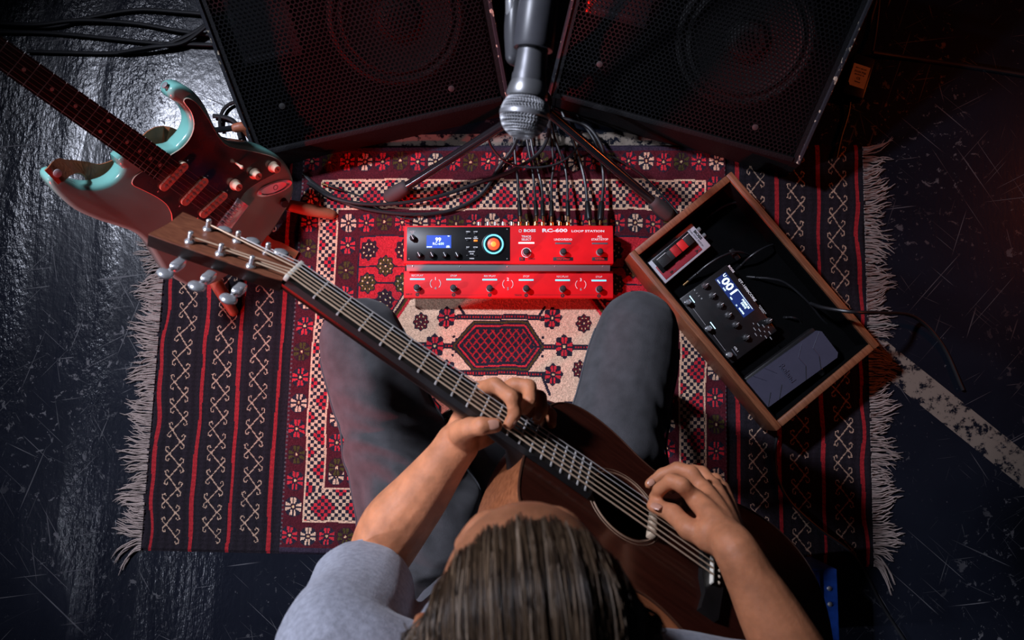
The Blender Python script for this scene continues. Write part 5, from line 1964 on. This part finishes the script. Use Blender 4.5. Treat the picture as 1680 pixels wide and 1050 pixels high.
def strand(a0, tone, off, r, drift, start_e, end_e, wob):
    pts, rad = [], []
    ph = random.uniform(0, 6.28)
    for j in range(NSEG):
        t = j / (NSEG - 1)
        e = start_e + (end_e - start_e) * t
        aa = a0 + drift * t + wob * math.sin(ph + t * 5.0)
        lift = off * min(1.0, 0.15 + t * 4) + 0.0022 * math.sin(ph * 2 + t * 7)
        pts.append(scalp(aa, e, lift))
        rad.append(r * (0.55 + 0.45 * min(1, t * 6)) * (1 - 0.75 * max(0, (t - 0.75) / 0.25)))
    b = len(hm.v)
    hm.tube(pts, rad, 4)
    hcol.extend([tone] * (len(hm.v) - b))


clump = [random.uniform(-1, 1) for _ in range(60)]
for i in range(6200):
    a_ = random.uniform(-83, 83)
    ci = int((a_ + 84) / 168 * 59)
    cv = clump[ci]
    tone = random.choice(tones if cv > 0.25 else tones[:4] if cv > -0.3 else tones[:3])
    k = random.uniform(0.75, 1.25)
    e0 = hairline(a_) + abs(random.gauss(0, 6)) + (random.uniform(0, 70) if i % 3 == 0 else 0)
    strand(a_, tuple(c * k * 1.6 for c in tone), 0.004 + 0.006 * random.random() + 0.003 * cv, random.uniform(0.0003, 0.00065), random.gauss(0, 3.0) + 2 * cv, e0,
           min(250, max(e0 + 60, 224 + random.uniform(-14, 16))), 1.3)
# a few loose ends over the ear and temple
for i in range(60):
    s = random.choice((-1, 1))
    a_ = s * random.uniform(72, 88)
    strand(a_, random.choice(tones), 0.010 + 0.010 * random.random(), 0.0007, s * random.uniform(0, 9), 95 + random.uniform(-10, 20), 190 + random.uniform(-20, 30), 2.5)
b = len(hm.v)
hm.add(cap.v, cap.f)
hcol.extend([(0.030, 0.021, 0.015)] * len(cap.v))
hme = bpy.data.meshes.new('hair')
hme.from_pydata([tuple(v) for v in hm.v], [], hm.f)
ca = hme.color_attributes.new('Strand', 'FLOAT_COLOR', 'POINT')
ca.data.foreach_set('color', np.concatenate([np.array(hcol), np.ones((len(hcol), 1))], 1).astype(np.float32).ravel())
hme.shade_smooth()
ho_ = link_mesh(hme, 'hair', M_hair, person)
ho_['label'] = 'brown hair with lighter streaks combed back'

# T-shirt
ts = MB()
ts.chain([L_((0.0, -0.335, 0.56)), L_((0.0, -0.34, 0.72)), L_((0, -0.335, 0.88)), L_((0.0, -0.325, 1.0)), L_((0.0, -0.314, 1.062)), L_((0.002, -0.306, 1.082))],
         [(0.165, 0.115), (0.17, 0.118), (0.178, 0.120), (0.180, 0.112), (0.150, 0.088), (0.085, 0.070)], 28, 5, up=(0, 1, 0))
SE = LS.lerp(LE, 0.70) + Vector((-0.006, -0.004, 0.012))
ts.chain([L_((-0.07, -0.30, 1.05)), L_(LS + Vector((0.0, 0, 0.004))), L_(LS.lerp(LE, 0.35) + Vector((-0.010, 0, 0.006))), L_(SE)], [0.068, 0.070, 0.068, 0.066], 20, 5)
SE2 = RS.lerp(RE, 0.62)
ts.chain([L_((0.07, -0.31, 1.05)), L_(RS), L_(RS.lerp(RE, 0.35) + Vector((0.01, 0, 0.004))), L_(SE2)], [0.068, 0.070, 0.066, 0.062], 20, 5)
tm = remeshed(ts, 't_shirt', 0.0055, 6, 0.5)
tn = [v.normal.copy() for v in tm.vertices]
for v, nv in zip(tm.vertices, tn):
    p = v.co.copy()
    n1 = mnoise.noise(Vector((p.x * 9, p.y * 9 + p.x * 5, p.z * 6)))
    n2 = mnoise.noise(Vector((p.x * 24 + p.y * 12, p.y * 20, p.z * 10)))
    v.co = p + nv * (0.010 * n1 + 0.003 * n2)
tso = link_mesh(tm, 't_shirt', M_shirt, person)
# hem of the left sleeve and neck ribbing
axs = (LE - LS).normalized()
xa = axs.orthogonal().normalized()
ya = axs.cross(xa)
HMM = frame(L_(SE + axs * 0.050), xa, ya, axs)
MB().tube([HMM @ Vector((0.0475 * math.cos(2 * PI * k / 32), 0.0475 * math.sin(2 * PI * k / 32), 0)) for k in range(32)], 0.0035, 6, closed=True).build('sleeve_hem', M_shirt, tso)
nk = frame(L_((0.003, -0.302, 1.104)), Vector((1, 0, 0)), Vector((0, 0.93, -0.37)), Vector((0, 0.37, 0.93)))
MB().tube([nk @ Vector((0.076 * math.cos(2 * PI * k / 36), 0.070 * math.sin(2 * PI * k / 36), 0)) for k in range(36)], 0.006, 8, closed=True).build('neck_rib', M_shirt, tso)

# jeans
js = MB()
KL, KR = P(592, 556, 0.565), P(1046, 548, 0.575)
HL, HRr = Vector((-0.095, -0.315, 0.585)), Vector((0.100, -0.315, 0.590))
AL, AR = P(598, 592, 0.11), P(1040, 640, 0.11)
js.ball(tuple(L_((0.0, -0.335, 0.575))), (0.175, 0.135, 0.10), 28, 18)
for H0, K0, A0 in ((HL, KL, AL), (HRr, KR, AR)):
    js.chain([L_(H0), L_(H0.lerp(K0, 0.3) + Vector((0, 0, 0.006))), L_(H0.lerp(K0, 0.65)), L_(K0 + (H0 - K0).normalized() * 0.03), L_(K0)], [(0.098, 0.094), (0.098, 0.090), 0.082, 0.074, 0.070], 24, 6, up=(0, 0, 1))
    js.chain([L_(K0), L_(K0.lerp(A0, 0.12)), L_(K0.lerp(A0, 0.45) + Vector((0, -0.012, 0))), L_(A0)], [0.068, 0.066, 0.066, 0.054], 22, 6)
jm = remeshed(js, 'jeans', 0.0048, 7, 0.5)
jn = [v.normal.copy() for v in jm.vertices]
for v, nv in zip(jm.vertices, jn):
    p = v.co + PO
    best = 0.0
    for H0, K0 in ((HL, KL), (HRr, KR)):
        ax = K0 - H0
        t = (p - H0).dot(ax) / ax.length_squared
        if (p - H0 - ax * t).length < 0.14 and -0.2 < t < 1.1:
            w = max(0.0, 1 - abs(t - 0.35) / 0.55)
            ph = t * 22 + 6 * mnoise.noise(Vector((p.x * 7, p.y * 7, p.z * 9))) + p.x * 14
            best = w * (0.0068 * math.sin(ph) + 0.0042 * math.sin(ph * 2.3 + 1))
    n1 = mnoise.noise(Vector((p.x * 12, p.y * 12, p.z * 9)))
    v.co = v.co + nv * (best + 0.004 * n1)
jo = link_mesh(jm, 'jeans', M_denim, person)
dg = bpy.context.evaluated_depsgraph_get()


def seam(K0, H0, side, name='seam'):
    """raised stitched seam along a thigh, laid on the jeans surface"""
    ax = (H0 - K0).normalized()
    sd_ = Vector((side, 0, 0.15))
    sd_ = (sd_ - ax * ax.dot(sd_)).normalized()
    pts = []
    for k in range(24):
        c_ = K0.lerp(H0, k / 23 * 0.85)
        ok, loc, nor, ix = jo.closest_point_on_mesh(L_(c_ + sd_ * 0.12))
        if ok:
            pts.append(loc + nor * 0.0005)
    MB().tube(pts, 0.0020, 5).build(name, mat('denim_seam', (0.055, 0.055, 0.062), 0.9), jo)


bpy.context.view_layer.update()
seam(KL, HL, -1)
seam(KR, HRr, 1)
seam(KL, HL, 1)
seam(KR, HRr, -1)

# shoes
for A0, toe in ((AL, P(613, 512, 0.03)), (AR, P(1048, 556, 0.03))):
    d = Vector((toe.x - A0.x, toe.y - A0.y, 0)).normalized()
    s = Vector((d.y, -d.x, 0))
    heel = Vector((A0.x, A0.y, 0)) - d * 0.065
    tl = (Vector((toe.x, toe.y, 0)) - heel).length
    out = []
    for y_, w_ in ((0, 0.02), (0.06, 0.034), (0.25, 0.037), (0.5, 0.038), (0.7, 0.047), (0.85, 0.045), (0.95, 0.032), (1.0, 0.012)):
        out.append((y_ * tl, w_))
    poly = [Vector((w, y, 0)) for y, w in out] + [Vector((-w, y, 0)) for y, w in out[::-1]]
    poly = catmull(poly, 3, True)
    SMX = frame(L_(Vector((heel.x, heel.y, 0.008))), s, d, Vector((0, 0, 1)))
    rings = []
    for z_, sc, yo in ((0.022, 1.0, 0), (0.040, 0.98, 0), (0.060, 0.90, -0.008), (0.075, 0.74, -0.022), (0.085, 0.55, -0.05)):
        rings.append([(p.x * sc, p.y * (sc * 0.25 + 0.75) + (0.0 if z_ < 0.05 else yo), z_) for p in poly])
    sh = MB().rings(rings, SMX)
    sh.chain([SMX @ Vector((0, 0.07, 0.06)), SMX @ Vector((0, 0.068, 0.13))], [0.040, 0.038], 16, 3)
    so = MB().prism([(p.x * 1.05, p.y * 1.01) for p in poly], 0.0, 0.022, SMX)
    o_ = sh.build('shoe', M_shoe, person)
    so.build('sole', M_rubber, o_)
    for zz, k in ((0.0235, 1.07), (0.040, 1.01)):
        MB().tube([SMX @ Vector((p.x * k, p.y * 1.01, zz)) for p in poly], 0.0026, 5, closed=True).build('welt', M_tan, o_)
